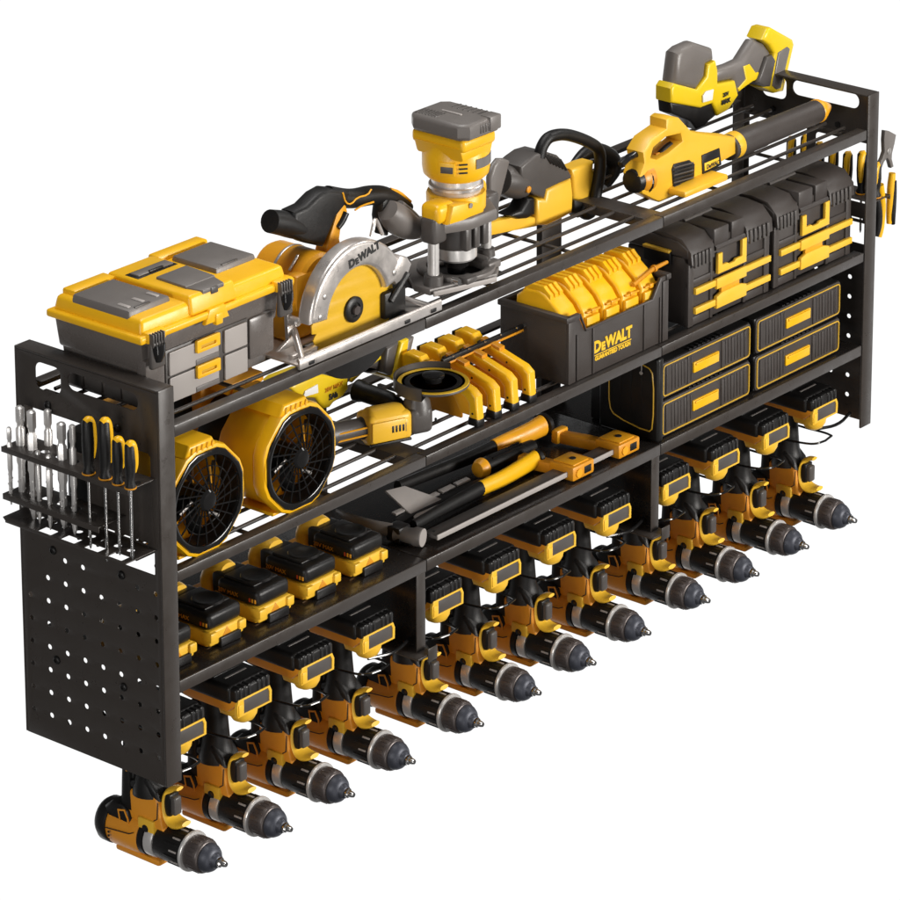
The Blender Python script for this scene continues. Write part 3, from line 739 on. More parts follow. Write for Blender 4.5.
m.tube(T3(*O, CY+.004, [(355, 225), (368, 165), (400, 112), (440, 92), (510, 84), (600, 108), (690, 150), (718, 190), (722, 260), (716, 330), (700, 420), (688, 500), (668, 555), (630, 570), (600, 520)]), .0082, 'rubber', 16, 3)
m.ext(C_([(568, 478), (620, 488), (650, 560), (600, 590), (570, 560)], CY), .02, XZ(CY), 'black', .004)
m.obj('front_handle', t)
m = MB()
m.tube(T3(*O, CY+.05, [(560, 270), (610, 220), (660, 185), (730, 190), (790, 230), (800, 290), (770, 350), (740, 400)]), [.006, .009, .011, .012, .013, .013, .010, .008], 'black', 16, 2)
m.obj('rear_handle', t)

# ================================================================== LEAF BLOWER
O = (600, 20, 3.); BY = .048
def B_(pts, y=BY): return TR(*O, y, pts)
t = thing('leaf_blower', 'yellow leaf blower with long black tube and yellow nozzle tip on the top shelf', 'leaf blower', (1.08, .06, B0))
m = MB()
m.plate(B_([(134, 430), (130, 398), (154, 358), (200, 326), (200, 300), (212, 290), (240, 294), (262, 318), (278, 336), (340, 346), (408, 352), (410, 402), (360, 430), (312, 450), (316, 480), (296, 500), (182, 548), (128, 522), (120, 470)]), [B_([(154, 414), (162, 384), (200, 352), (243, 342), (248, 364), (206, 398), (172, 418)])], .030, XZ(BY), 'blow', .0035)
m.tube(T3(*O, BY+.012, [(165, 408), (200, 392), (232, 370)]), .0035, 'orange', 10)
m.tube(T3(*O, BY+.012, [(178, 402), (196, 384), (212, 372)]), .0042, 'black', 10)
m.box(*(lambda a, b: (a[0], b[0], BY-.028, BY+.034, S1+.0005, S1+.010))(B_([(205, 560)])[0], B_([(335, 500)])[0]), 'blow', .003)
m.lathe([(.017, -.012), (.0188, -.004), (.0192, .004), (.0186, .006)], (TR(*O, .062, [(400, 375)])[0][0], .062, TR(*O, .062, [(400, 375)])[0][1]), (1, 0, .02), 'blow', 26)
bb = m.obj('body', t)
m = MB()
m.ext(B_([(216, 448), (222, 432), (268, 420), (284, 432), (282, 470), (268, 494), (236, 512), (220, 500)], BY-.001), .003, XZ(BY-.0018), 'black', .001)
for k in range(6): m.tube(T3(*O, BY-.003, [(222, 444+11*k), (280, 428+11*k)]), .0011, 'ink' if k % 2 else 'dgray', 6)
m.obj('air_vent', bb)
m = MB()
m.ext(B_([(306, 406), (358, 384), (364, 434), (308, 468)], BY-.001), .003, XZ(BY-.0018), 'black', .0008)
m.ext(B_([(313, 430), (356, 412), (358, 431), (314, 453)], BY-.002), .001, XZ(BY-.0026), 'yink', .0002)
c = B_([(336, 432)])[0]
m.text('DeWALT', .0085, fr((c[0], BY-.0028, c[1]), (.97, 0, .0), (0, 0, 1), (0, -1, 0)), 'ink', .0002, .95, .0003)
m.obj('badge', bb)
m = MB()
c0 = TR(*O, .062, [(408, 373)])[0]; c1 = TR(*O, .062, [(652, 273)])[0]; c2 = TR(*O, .062, [(712, 240)])[0]
ax = Vector((c1[0]-c0[0], 0, c1[1]-c0[1])); ln = ax.length
m.lathe([(.018, -.02), (.0185, 0), (.0185, ln*.3), (.0175, ln*.32), (.0165, ln), (.012, ln+.001)], (c0[0], .062, c0[1]), ax, 'case', 34)
tb = m.obj('tube', t)
m = MB(); m.lathe([(.0163, ln-.004), (.0170, ln-.003), (.0170, ln+.002), (.0062, ln+.026), (.0045, ln+.0275)], (c0[0], .062, c0[1]), ax, 'amber', 26, (1, 1)); m.obj('nozzle_tip', tb)
m = MB()
c = TR(*O, .062, [(92, 478)])[0]
m.lathe([(.012, -.016), (.0165, -.013), (.0185, -.008), (.0200, -.004), (.0205, .01)], (c[0]+.022, .062, c[1]-.004), (1, 0, 0), 'orange', 26)
m.lathe([(.0125, -.0205), (.0155, -.0195), (.0170, -.016), (.0178, -.011)], (c[0]+.022, .062, c[1]-.004), (1, 0, 0), 'black', 26)
m.lathe([(.0200, .000), (.0212, .001), (.0210, .003)], (c[0]+.022, .062, c[1]-.006), (1, 0, 0), 'gloss', 26)
m.tube([(c[0]-.022, .062, c[1]+.026), (c[0]+.0, .062, c[1]+.034), (c[0]+.03, .062, c[1]+.030)], .005, 'gloss', 10, 1)
m.obj('rear_intake', t)

# ================================================================== YELLOW-GREY CUTTING TOOLS (on the shelf and below it)
def cutter(label, O, y, S, th, angle_dx=0):
    t = thing('multi_cutter', label, 'power cutter', (*[TR(*O, y, [S['base']])[0][0], y+th/2], TR(*O, y, [S['base']])[0][1]))
    def e(pts, d0, d1, mt, b=.004, nm=None, par=None):
        m = MB(); m.ext(TR(*O, y, pts), d1-d0, XZ(y+d0), mt, b, 3); return m
    return t, e
O = (600, 20, 3.); y = .165
t = thing('reciprocating_tool', 'grey and lime yellow cordless power tool with upright battery, standing behind the leaf blower', 'power tool', (1.28, .18, B0))
def E_(pts, d0, d1, mt, b=.005, nm='x', par=None, extra=None):
    m = MB(); m.ext(TR(*O, y, pts), d1-d0, XZ(y+d0), mt, b, 3)
    if extra: extra(m)
    return m.obj(nm, par if par else t)
E_([(234, 100), (252, 84), (288, 68), (344, 86), (347, 122), (322, 136), (318, 172), (292, 212), (222, 196)], .0, .026, 'gray', .010, 'front_head')
E_([(212, 206), (222, 190), (290, 208), (318, 170), (322, 134), (346, 122), (352, 150), (352, 192), (404, 182), (414, 225), (384, 270), (352, 288), (336, 250), (300, 264), (212, 248)], -.002, .028, 'lemon', .004, 'shell')
E_([(213, 246), (300, 262), (338, 250), (352, 288), (330, 306), (318, 322), (292, 330), (276, 306), (216, 282)], .001, .025, 'black', .004, 'foot')
E_([(352, 152), (402, 136), (432, 122), (470, 62), (500, 72), (520, 100), (497, 172), (455, 192), (414, 232), (402, 182), (352, 192)], .002, .024, 'gray', .009, 'handle')
E_([(432, 140), (452, 132), (470, 158), (500, 152), (497, 168), (460, 186), (440, 200), (420, 216), (416, 206), (440, 178)], .001, .025, 'lemon', .002, 'trim')
E_([(484, 60), (500, 26), (512, 22), (576, 58), (580, 72), (548, 214), (520, 220), (488, 204), (500, 170), (520, 100), (505, 76)], -.003, .029, 'lemon', .005, 'battery_shell')
E_([(528, 96), (556, 78), (564, 84), (536, 204), (522, 208), (510, 196)], -.005, .031, 'gray', .003, 'battery_side')
E_([(495, 110), (512, 104), (522, 120), (505, 200), (488, 200), (468, 186), (478, 160)], -.004, .027, 'dgray', .003, 'battery_slide')
m = MB()
m.ext(TR(*O, y, [(302, 226), (312, 212), (334, 206), (330, 238), (302, 246)]), .002, XZ(y-.0045), 'white', .0003)
c = TR(*O, y, [(372, 222)])[0]; m.text('20V', .008, fr((c[0], y-.0036, c[1]), (1, 0, 0), (0, 0, 1), (0, -1, 0)), 'ink', .0003, 1, .0003)
c = TR(*O, y, [(372, 243)])[0]; m.text('MAX', .009, fr((c[0], y-.0036, c[1]), (1, 0, 0), (0, 0, 1), (0, -1, 0)), 'ink', .0003, 1, .0005)
m.obj('print', t)

O = (290, 310, 6.4286); y = .140
t = thing('reciprocating_tool', 'grey and lime yellow cordless power tool lying on the middle shelf, behind the large fans', 'power tool', (.5, .16, S2))
E_([(0, 505), (40, 470), (190, 414), (380, 430), (382, 510), (345, 560), (285, 600), (262, 630), (222, 640), (195, 610), (170, 570), (120, 570), (60, 560)], 0, .05, 'lemon', .005, 'shell')
E_([(215, 340), (330, 330), (420, 400), (400, 430), (300, 440), (215, 430), (190, 410)], .004, .046, 'gray', .006, 'front_head')
E_([(380, 430), (420, 400), (520, 340), (600, 300), (620, 360), (600, 410), (540, 420), (500, 400), (410, 470), (386, 500)], .006, .044, 'gray', .006, 'handle')
E_([(404, 460), (420, 424), (488, 372), (512, 376), (480, 410), (414, 472)], .003, .047, 'lemon', .002, 'trim')
E_([(520, 340), (600, 296), (600, 320), (530, 368)], .003, .047, 'lemon', .002, 'trim')
E_([(586, 400), (612, 240), (690, 200), (668, 300), (650, 420), (630, 420)], -.004, .052, 'dgray', .004, 'battery_slide')
E_([(632, 432), (696, 200), (748, 180), (740, 250), (692, 440), (650, 450)], -.006, .052, 'lemon', .004, 'battery_shell')
E_([(690, 440), (745, 190), (790, 168), (770, 250), (716, 420)], -.004, .056, 'gray', .004, 'battery_side')
m = MB()
m.ext(TR(*O, y, [(78, 560), (92, 520), (172, 476), (176, 530)]), .002, XZ(y-.002), 'white', .0003)
c = TR(*O, y, [(280, 495)])[0]; m.text('20V MAX', .0085, fr((c[0], y-.0008, c[1]), (1, 0, 0), (0, 0, 1), (0, -1, 0)), 'orange', .0003, 1, .0001)
c = TR(*O, y, [(276, 552)])[0]; m.text('5Ah', .010, fr((c[0], y-.0008, c[1]), (1, 0, 0), (0, 0, 1), (0, -1, 0)), 'ink', .0003, 1, .0006)
m.obj('print', t)

# ================================================================== FANS
def chai(p, q=.16):
    o = []
    for i in range(len(p)):
        a, b = p[i], p[(i+1) % len(p)]; o += [(a[0]*(1-q)+b[0]*q, a[1]*(1-q)+b[1]*q), (a[0]*q+b[0]*(1-q), a[1]*q+b[1]*(1-q))]
    return o
def make_fan():
    t = thing('jobsite_fan', '', 'fan', (.09, .06, S2), 'fans on the middle shelf')
    cx, cz = .091, .3335; R = .066
    def oc(r, k=.80): # chamfered square
        c = r*k*.52
        return [(cx-c, cz-r), (cx+c, cz-r), (cx+r*.97, cz-c), (cx+r*.97, cz+c), (cx+c, cz+r), (cx-c, cz+r), (cx-r*.97, cz+c), (cx-r*.97, cz-c)] if k > .9 else chai([(cx-c, cz-r), (cx+c, cz-r), (cx+r*.97, cz-c), (cx+r*.97, cz+c), (cx+c, cz+r), (cx-c, cz+r), (cx-r*.97, cz+c), (cx-r*.97, cz-c)])
    m = MB()
    m.plate(oc(R+.0015), [circ(cx, cz, .0600, 48)], .020, XZ(.010), 'yellow', .004)
    m.plate(oc(R-.003), [circ(cx, cz, .0570, 48)], .060, XZ(.030), 'yellow', .002)
    m.ext([(cx-.034, cz+R-.004), (cx+.022, cz+R-.004), (cx+.014, cz+R+.010), (cx-.026, cz+R+.010)], .085, XZ(.012), 'yellow', .004, 3)
    m.plate(oc(R-.008), [circ(cx, cz, .0570, 48)], .040, XZ(.0905), 'black', .002)
    m.box(cx-.045, cx+.052, .131, .150, cz-.03, cz+.075, 'amber', .006)
    m.box(cx-.050, cx+.058, .151, .196, cz-.062, cz+.060, 'black', .008)
    m.box(cx-.030, cx+.036, .100, .190, cz+.066, cz+.080, 'amber', .004)
    m.ext([(cx-.040, cz-R+.004), (cx-.040, cz-R-.0), (cx+.040, cz-R-.0), (cx+.040, cz-R+.004)], .06, XZ(.02), 'yellow', .001)
    s_ = m.obj('housing', t)
    m = MB()
    for k in range(5):
        x = cx-.024+.0088*k
        m.tube([(x, .0108, cz+R-.001), (x+.0015, .0108, cz+R+.0065)], .0013, 'yellow', 8)
    m.obj('grip_ribs', s_)
    m = MB()
    m.plate(oc(R-.0035), [circ(cx, cz, .0555, 48)], .007, XZ(.0075), 'gloss', .002)
    m.lathe([(.0555, .008), (.0560, .016), (.055, .040)], (cx, 0, cz), (0, 1, 0), 'black', 48, (1, 1), None, False)
    m.obj('bezel', t)
    m = MB()
    for r in (.020, .031, .042): 
        m.tube([(cx+r*math.cos(a*PI/20), .0095+.002*(r/.05), cz+r*math.sin(a*PI/20)) for a in range(40)], .00075, 'gloss', 6, 0, 1, True)
    for k in range(20):
        a = k*PI/10+.2
        m.tube([(cx+.014*math.cos(a), .009, cz+.014*math.sin(a)), (cx+.0557*math.cos(a+.42), .0115, cz+.0557*math.sin(a+.42))], .0011, 'gloss', 6)
    m.lathe([(.0135, .014), (.0135, .009), (.011, .006), (.006, .0052)], (cx, 0, cz), (0, 1, 0), 'gloss', 26)
    m.obj('grille', t)
    m = MB()
    for k in range(5):
        a = k*2*PI/5+.5
        t_ = bmesh.new(); vs = []
        for i in range(5):
            r = .012+.036*i/4
            for s2, yy in ((-.30, .034), (.30, .020)):
                aa = a+s2*(1-.15*i)+.1*i
                vs.append(t_.verts.new((cx+r*math.cos(aa), yy, cz+r*math.sin(aa))))
        for i in range(4): t_.faces.new((vs[2*i], vs[2*i+1], vs[2*i+3], vs[2*i+2]))
        bmesh.ops.solidify(t_, geom=t_.faces[:], thickness=.0016)
        m.add(t_, 'black')
    m.lathe([(.014, .02), (.014, .045)], (cx, 0, cz), (0, 1, 0), 'black', 20)
    for k in range(3):
        a = k*2*PI/3+.9
        m.tube([(cx+.020*math.cos(a), .0160, cz+.020*math.sin(a)), (cx+.040*math.cos(a+.35), .0175, cz+.040*math.sin(a+.35))], .0022, 'silver' if k else 'amber', 8, 0, .6)  # silver and amber bars stand in for glints behind the grille
    m.obj('fan_blades_and_glints', t)
    m = MB()
    # rear braces, orange motor and guard wires
    m.lathe([(.016, .050), (.022, .052), (.022, .075), (.012, .080)], (cx, 0, cz), (0, 1, 0), 'orange', 24)
    for k in range(5):
        a = k*2*PI/5+.9
        m.tube([(cx+.018*math.cos(a), .062, cz+.018*math.sin(a)), (cx+.058*math.cos(a), .064, cz+.058*math.sin(a))], .0045, 'amber' if k % 2 else 'black', 8)
    for r in (.03, .042, .052): m.tube([(cx+r*math.cos(a*PI/16), .082, cz+r*math.sin(a*PI/16)) for a in range(32)], .0009, 'silver', 6, 0, 1, True)
    m.obj('motor_mount', t)
    m = MB()
    m.lathe([(.010, 0), (.0145, .002), (.0150, .008), (.012, .011), (.006, .012)], (cx+R-.003, .045, cz-.002), (1, 0, 0), 'gloss', 24)
    m.obj('tilt_knob', t)
    return t
fan = make_fan()
f2 = dup(fan, (.1665, .001, -.0005), 'yellow square-framed jobsite fan with black grille, the right one of the two, fully in view')
fan['label'] = 'yellow square-framed jobsite fan with black grille, the left one, partly hidden by the rack post'
# ================================================================== ANGLE GRINDER
t = thing('angle_grinder', 'yellow angle grinder with black disc facing up, lying on the middle shelf beside the fan', 'angle grinder', (.46, .06, S2))
a, b = Vector((.385, .098, .297)), Vector((.527, .047, .294)); ax = (b-a)
m = MB()
n_ = ax.normalized(); l_ = ax.length
m.lathe([(.010, .0), (.0165, .003), (.0165, .020), (.0145, .026), (.0135, .060), (.0165, .072)], a, n_, 'dgray', 26)
for k in range(2): m.tube([a+n_*(.028)+Vector((-.010, -.0105, .004-.010*k)), a+n_*(.070)+Vector((-.0085, -.0125, .006-.010*k))], .0013, 'amber', 6)
bd = m.obj('rear_grip', t)
m = MB()
m.lathe([(.0168, -.003), (.0172, 0), (.0172, .012), (.0165, .014)], a, n_, 'pale', 26)
for k in range(5): m.lathe([(.0172, .001+.0025*k), (.0177, .0018+.0025*k), (.0172, .0026+.0025*k)], a, n_, 'amber', 26)
m.obj('end_cap', bd)
m = MB()
m.lathe([(.015, .066), (.0205, .070), (.0225, .076), (.0225, .112), (.0205, .120)], a, n_, 'pale', 30, (1.12, 1.0))
m.box(-.030, .034, -.0195, .0195, -.021, .019, 'pale', .008, fr(a+n_*.094, n_, n_.cross(Vector((0, 0, -1))), (0, 0, 1)), 3)
m.box(-.027, .022, -.0225, -.0180, -.0145, .0120, 'pale', .002, fr(a+n_*.094, n_, -n_.cross(Vector((0, 0, 1))), (0, 0, 1)))
m.box(-.029, .030, -.0222, -.0180, -.0195, -.0160, 'black', .001, fr(a+n_*.094, n_, -n_.cross(Vector((0, 0, 1))), (0, 0, 1)))
gh = m.obj('motor_body', t)
sd = n_.cross(Vector((0, 0, 1)))  # points to the front
m = MB(); m.box(-.010, .012, -.0222, -.0214, -.006, .006, 'dgray', .0002, fr(a+n_*.104, n_, -sd, (0, 0, 1)))
for k in range(4): m.box(-.009+.005*k, -.006+.005*k, -.0227, -.0221, -.0045, .0045, 'ink', .0001, fr(a+n_*.104, n_, -sd, (0, 0, 1)))
m.obj('side_badge', gh)
m = MB()
hc = a+n_*.140
m.box(-.014, .020, -.017, .017, -.018, .018, 'dgray', .008, fr(hc, n_, n_.cross(Vector((0, 0, -1))), (0, 0, 1)), 3)
m.lathe([(.019, .0), (.017, .014), (.012, .022), (.012, .030)], hc+Vector((.004, -.001, .008)), (0, 0, 1), 'dgray', 26)
for k in range(3): m.lathe([(.003, 0), (.003, .001)], hc+n_*.0205+Vector((0, -.012+.009*k, -.004)), n_, 'ink', 10)
m.obj('gear_head', t)
dc = Vector((.547, .0445, .3345))
m = MB()
m.lathe([(.006, .001), (.0455, .001), (.0465, -.001), (.0455, -.0025), (.006, -.0025)], dc, (0, 0, 1), 'dgray', 48)
m.lathe([(.030, .0011), (.034, .0018), (.037, .0011)], dc, (0, 0, 1), 'rubber', 48)
m.lathe([(.0405, .0011), (.0405, .0017), (.0455, .0017), (.0460, .0011)], dc, (0, 0, 1), 'yink', 48)
m.lathe([(.011, .001), (.011, .006), (.0095, .007), (.0145, .0075), (.0145, .010), (.012, .011)], dc, (0, 0, 1), 'gloss', 26)
m.obj('disc', t)
m = MB()
m.lathe([(.020, -.008), (.0495, -.008), (.0508, -.006), (.0508, .0085), (.0488, .0090), (.0488, -.0055), (.02, -.0055)], dc, (0, 0, 1), 'dgray', 40, (1, 1), (1, 0, 0), False, .25, PI+.40)
m.obj('guard', t)
m = MB()
s0 = hc+Vector((-.004, .018, .014))
m.lathe([(.006, 0), (.008, .004), (.0085, .012), (.0115, .016), (.0125, .030), (.0125, .058), (.0145, .064), (.0145, .070), (.011, .073)], s0, (-.08, 1, .06), 'rubber', 24)
m.obj('side_handle', t)

# ================================================================== CLAMPS
def make_clamp():
    t = thing('hand_clamp', '', 'clamp', (.598, .06, S2), 'orange clamps standing in a row')
    z = S2
    m = MB()
    m.ext([(.008, z+.010), (.0225, z+.010), (.0235, z+.030), (.030, z+.037), (.078, z+.0500), (.086, z+.053), (.085, z+.063), (.076, z+.064), (.020, z+.0485), (.0105, z+.041)], .0155, YZ(.590), 'yellow', .0035, 3)
    m.ext([(.022, z+.012), (.022, z+.034), (.034, z+.041), (.062, z+.048), (.070, z+.040), (.050, z+.030), (.040, z+.012)], .008, YZ(.594), 'amber', .002)
    am = m.obj('arm', t)
    m = MB()
    for p_ in ((.046, z+.0482), (.0155, z+.018)): m.lathe([(.0015, 0), (.0015, .0006)], (.5899, *p_), (-1, 0, 0), 'ink', 10)
    m.obj('rivets', am)
    m = MB(); m.box(.5895, .6065, .007, .025, z+.0005, z+.013, 'black', .0025, None, 2, (.85, .85)); m.obj('foot', t)
    m = MB()
    m.ext([(.096, z+.046), (.098, z+.066), (.104, z+.073), (.126, z+.075), (.134, z+.070), (.134, z+.044), (.118, z+.034), (.100, z+.034)], .019, YZ(.5885), 'yellow', .004, 3)
    m.ext([(.060, z+.052), (.060, z+.064), (.092, z+.070), (.092, z+.050)], .012, YZ(.592), 'orange', .002)
    m.box(.5895, .6065, .087, .097, z+.042, z+.066, 'black', .003)
    m.box(.588, .608, .1345, .1375, z+.040, z+.070, 'black', .001)
    m.obj('head', t)
    m = MB()
    m.ext([(.040, z+.004), (.040, z+.040), (.060, z+.048), (.100, z+.040), (.100, z+.004)], .006, YZ(.595), 'orange', .0015)
    m.obj('lower_jaw', t)
    return t
cl = make_clamp()
wd = ['nearest the grinder disc', 'second from the grinder disc', 'third from the grinder disc', 'nearest the black tote']
for k in range(1, 4): dup(cl, (.0355*k, 0, 0), 'orange hand clamp with black foot on the middle shelf, '+wd[k])
cl['label'] = 'orange hand clamp with black foot on the middle shelf, '+wd[0]
t = thing('clamp_bar', 'thin dark steel bar with copper edge resting across the four orange clamps', 'bar', (.69, .078, .334))
m = MB(); m.box(.604, .768, .0755, .0805, .3335, .3395, 'black', .0008)
m.lathe([(.0026, 0), (.0026, .006), (.001, .007)], (.768, .078, .3365), (1, 0, 0), 'chrome', 10); m.obj('bar', t)
m = MB(); m.box(.606, .766, .0738, .0754, .3310, .3340, 'orange', .0003)
for k in range(5): m.lathe([(.0020, 0), (.0020, .0016)], (.622+.0325*k, .0745, .3395), (0, 0, 1), 'chrome', 10)
m.obj('edge_strip', t)

# ================================================================== TOTE WITH YELLOW CASES
TX0, TX1, TY0, TY1, TZ = .776, .9935, .009, .122, .3605
t = thing('tool_tote', 'open black tool tote with yellow lettering and low front, on the middle shelf', 'tote', ((TX0+TX1)/2, .065, S2))
m = MB()
z0 = S2+.0005
m.ext([(TX0, z0), (TX1-.002, z0), (TX1, TZ), (TX1-.018, TZ), (TX1-.036, TZ-.026), (TX0+.036, TZ-.026), (TX0+.022, TZ), (TX0, TZ)], .0035, XZ(TY0), 'case', .0008)
m.ext([(TX0, z0), (TX1, z0), (TX1, TZ), (TX0, TZ)], .0035, XZ(TY1-.0035), 'case', .0008)
m.box(TX0-.0005, TX0+.0030, TY0+.002, TY1-.002, z0, TZ, 'case', .0008)
m.box(TX1-.0030, TX1+.0005, TY0+.002, TY1-.002, z0, TZ, 'case', .0008)
m.box(TX0+.002, TX1-.002, TY0+.002, TY1-.002, z0, z0+.004, 'case', .0005)
m.box(TX0-.004, TX0+.006, TY0-.0025, TY1+.002, TZ-.006, TZ+.002, 'case', .0015)
m.box(TX1-.006, TX1+.004, TY0-.0025, TY1+.002, TZ-.006, TZ+.002, 'case', .0015)
m.box(TX0+.004, TX1-.004, TY1-.005, TY1+.002, TZ-.006, TZ+.002, 'case', .0015)
m.box(TX0, TX0+.024, TY0-.003, TY0+.004, TZ-.006, TZ+.002, 'case', .0015)
for x0, x1 in ((TX0, TX0+.014), (TX0+.052, TX0+.055), (TX1-.055, TX1-.052), (TX1-.014, TX1-.002), (TX1-.020, TX1-.018), (TX0+.018, TX0+.020)):
    m.box(x0, x1, TY0-.0022, TY0+.0005, z0+.001, TZ-.027 if abs((x0+x1)/2-(TX0+TX1)/2) < .09 else TZ-.006, 'case', .0006)
m.tube([(TX0+.024, TY0-.0012, TZ), (TX0+.037, TY0-.0012, TZ-.0255), (TX1-.037, TY0-.0012, TZ-.0255), (TX1-.019, TY0-.0012, TZ)], .0018, 'case', 8)
body = m.obj('tub', t)
m = MB()
X = fr((.872, TY0-.0003, .3035), (1, 0, 0), (0, 0, 1), (0, -1, 0))
m.text('D', .0215, X @ Matrix.Translation((-.0335, 0, 0)), 'yink', .0006, 1.02, .0011)
m.text('E', .0150, X @ Matrix.Translation((-.0205, -.0028, 0)), 'yink', .0006, 1.05, .0009)
m.text('WALT', .0215, X @ Matrix.Translation((.0130, 0, 0)), 'yink', .0006, .93, .0011)
m.box(-.041, .040, -.0112, -.0100, -.0002, .0007, 'yink', 0, X)
m.text('GUARANTEED TOUGH', .0082, X @ Matrix.Translation((0, -.0158, 0)), 'yink', .0005, .90, .0004)
m.obj('lettering', body)
def make_case5(x):
    t = thing('ribbed_case', '', 'storage case', (x, .065, S2+.005), 'yellow ribbed cases standing in the black tote')
    z = S2+.006; w = .0345
    prof = [(.020, z), (.020, z+.078), (.030, z+.092), (.052, z+.1085), (.062, z+.1115), (.084, z+.1105), (.100, z+.098), (.106, z)]
    m = MB(); m.ext(prof, w, YZ(x), 'yellow', .004, 3)
    m.box(x+.002, x+w-.004, .0150, .022, z+.01, z+.073, 'yellow', .0025)
    b = m.obj('shell', t)
    m = MB()
    for k in range(3):
        xx = x+.0030+.0100*k
        m.ext([(.044, z+.100), (.0445, z+.1085), (.0520, z+.1145), (.0560, z+.1185), (.084, z+.1175), (.092, z+.104), (.068, z+.105)], .0072, YZ(xx), 'yellow', .0012)
    m.obj('ribs', b)
    m = MB(); m.box(x+.004, x+w-.002, .0160, .0200, z+.0775, z+.0800, 'amber', .0010); m.box(x+.012, x+.020, .0145, .018, z+.076, z+.082, 'amber', .001); m.obj('clasp', t)
    return t
c5 = make_case5(.7815)
nm = ['at the left end of the tote', 'second from the left', 'in the middle of the five', 'second from the right', 'at the right end, highest in view']
for k in range(1, 5): dup(c5, (.0412*k, -.0005*k, 0), 'yellow ribbed plastic case standing in the black tote, '+nm[k])
c5['label'] = 'yellow ribbed plastic case standing in the black tote, '+nm[0]
m = MB(); m.tube([(.93, .020, .361), (.985, .030, .3655), (1.018, .030, .3665)], [.003, .0035, .0026], 'orange', 10); m.lathe([(.005, -.003), (.0055, 0), (.004, .003)], (.99, .030, .3655), (1, 0, 0), 'orange', 12)
tag(m.obj('marking_rod'), 'orange rod sticking out past the right end of the black tote', 'rod')

# ================================================================== TWO STACKED-LATCH CASES
def make_hard():
    z = S2+.0005; x0, x1, y0, y1 = 1.0435, 1.230, .0125, .118
    t = thing('hard_case', '', 'tool case', ((x0+x1)/2, .065, S2), 'charcoal tool cases with yellow latches')
    m = MB()
    m.box(x0+.002, x1-.002, y0+.003, y1, z, z+.098, 'case', .003)
    for a_, b_ in ((x0, x0+.012), (x0+.050, x0+.056), (x1-.060, x1-.054), (x1-.012, x1)): m.box(a_, b_, y0-.0005, y0+.008, z, z+.100, 'case', .0015)
    m.box(x0, x1, y0+.0005, y0+.006, z+.056, z+.066, 'case', .0015)
    m.box(x0+.012, x0+.05, y0+.001, y0+.005, z, z+.012, 'case', .001); m.box(x1-.054, x1-.012, y0+.001, y0+.005, z, z+.012, 'case', .001)
    body = m.obj('body', t)
    m = MB()
    m.ext([(y0, z+.099), (y1+.002, z+.099), (y1+.002, z+.120), (y0+.070, z+.124), (y0+.018, z+.121), (y0, z+.112)], x1-x0+.002, YZ(x0-.001), 'case', .003, 3)
    for a_, b_ in ((x0, x0+.052), (x1-.060, x1)):
        m.ext([(y0-.006, z+.090), (y0+.004, z+.090), (y0+.030, z+.121), (y0+.080, z+.126), (y0+.040, z+.1285), (y0+.012, z+.1245), (y0-.004, z+.108)], b_-a_, YZ(a_), 'case', .0015)
        for k in range(5):
            xx = a_+.004+(b_-a_-.010)/5*k; m.box(xx, xx+.0055, y0-.0080, y0-.0040, z+.086, z+.106, 'dgray', .0012)
    m.box(x0+.054, x0+.088, y0-.003, y0+.070, z+.100, z+.1275, 'case', .003)
    m.box(x0+.094, x1-.064, y0-.003, y0+.070, z+.100, z+.1275, 'case', .003)
    m.tube([(x0+.055, y0+.050, z+.1275), (x1-.070, y0+.050, z+.1275)], .003, 'dgray', 8)
    m.tube([(x0+.055, y0-.002, z+.100), (x1-.064, y0-.002, z+.100)], .004, 'case', 10)
    m.obj('lid', t)
    m = MB()
    lx0, lx1 = x0+.060, x1-.061
    m.plate([(lx0, z+.062), (lx1, z+.062), (lx1, z+.097), (lx1-.010, z+.097), (lx1-.010, z+.073), (lx0+.042, z+.073), (lx0+.038, z+.070), (lx0+.026, z+.070), (lx0+.022, z+.073), (lx0+.010, z+.073), (lx0+.010, z+.091), (lx0, z+.091)], [], .005, XZ(y0-.0060), 'pale', .0012)
    m.obj('latch', t)
    m = MB()
    m.box(x0+.012, x1-.001, y0-.0045, y0+.002, z+.0450, z+.0540, 'pale', .001)
    m.box(x0+.012, x1-.001, y0-.0045, y0+.002, z+.0170, z+.0260, 'pale', .001)
    m.ext([(x0+.057, z+.041), (x1-.061, z+.041), (x1-.061, z+.056), (x0+.057, z+.056)], .005, XZ(y0-.0065), 'pale', .001)
    m.ext([(x0+.057, z+.013), (x1-.061, z+.013), (x1-.061, z+.030), (x1-.075, z+.034), (x0+.070, z+.034), (x0+.057, z+.030)], .006, XZ(y0-.0068), 'pale', .001)
    m.box(x0+.070, x1-.075, y0-.0045, y0+.0005, z+.031, z+.0425, 'amber', .001)
    m.obj('latch_bars', t)
    m = MB(); m.box(x0-.0085, x0-.001, .040, .085, z+.103, z+.107, 'oline', .001); m.box(x0-.006, x0-.0005, .040, .085, z+.085, z+.106, 'black', .001); m.obj('side_catch', t)
    return t
hc_ = make_hard()
dup(hc_, (.1975, 0, .0), 'charcoal hard tool case with yellow latches, the right one, nearest the rack end')
hc_['label'] = 'charcoal hard tool case with yellow latches, the left one, next to the black tote'
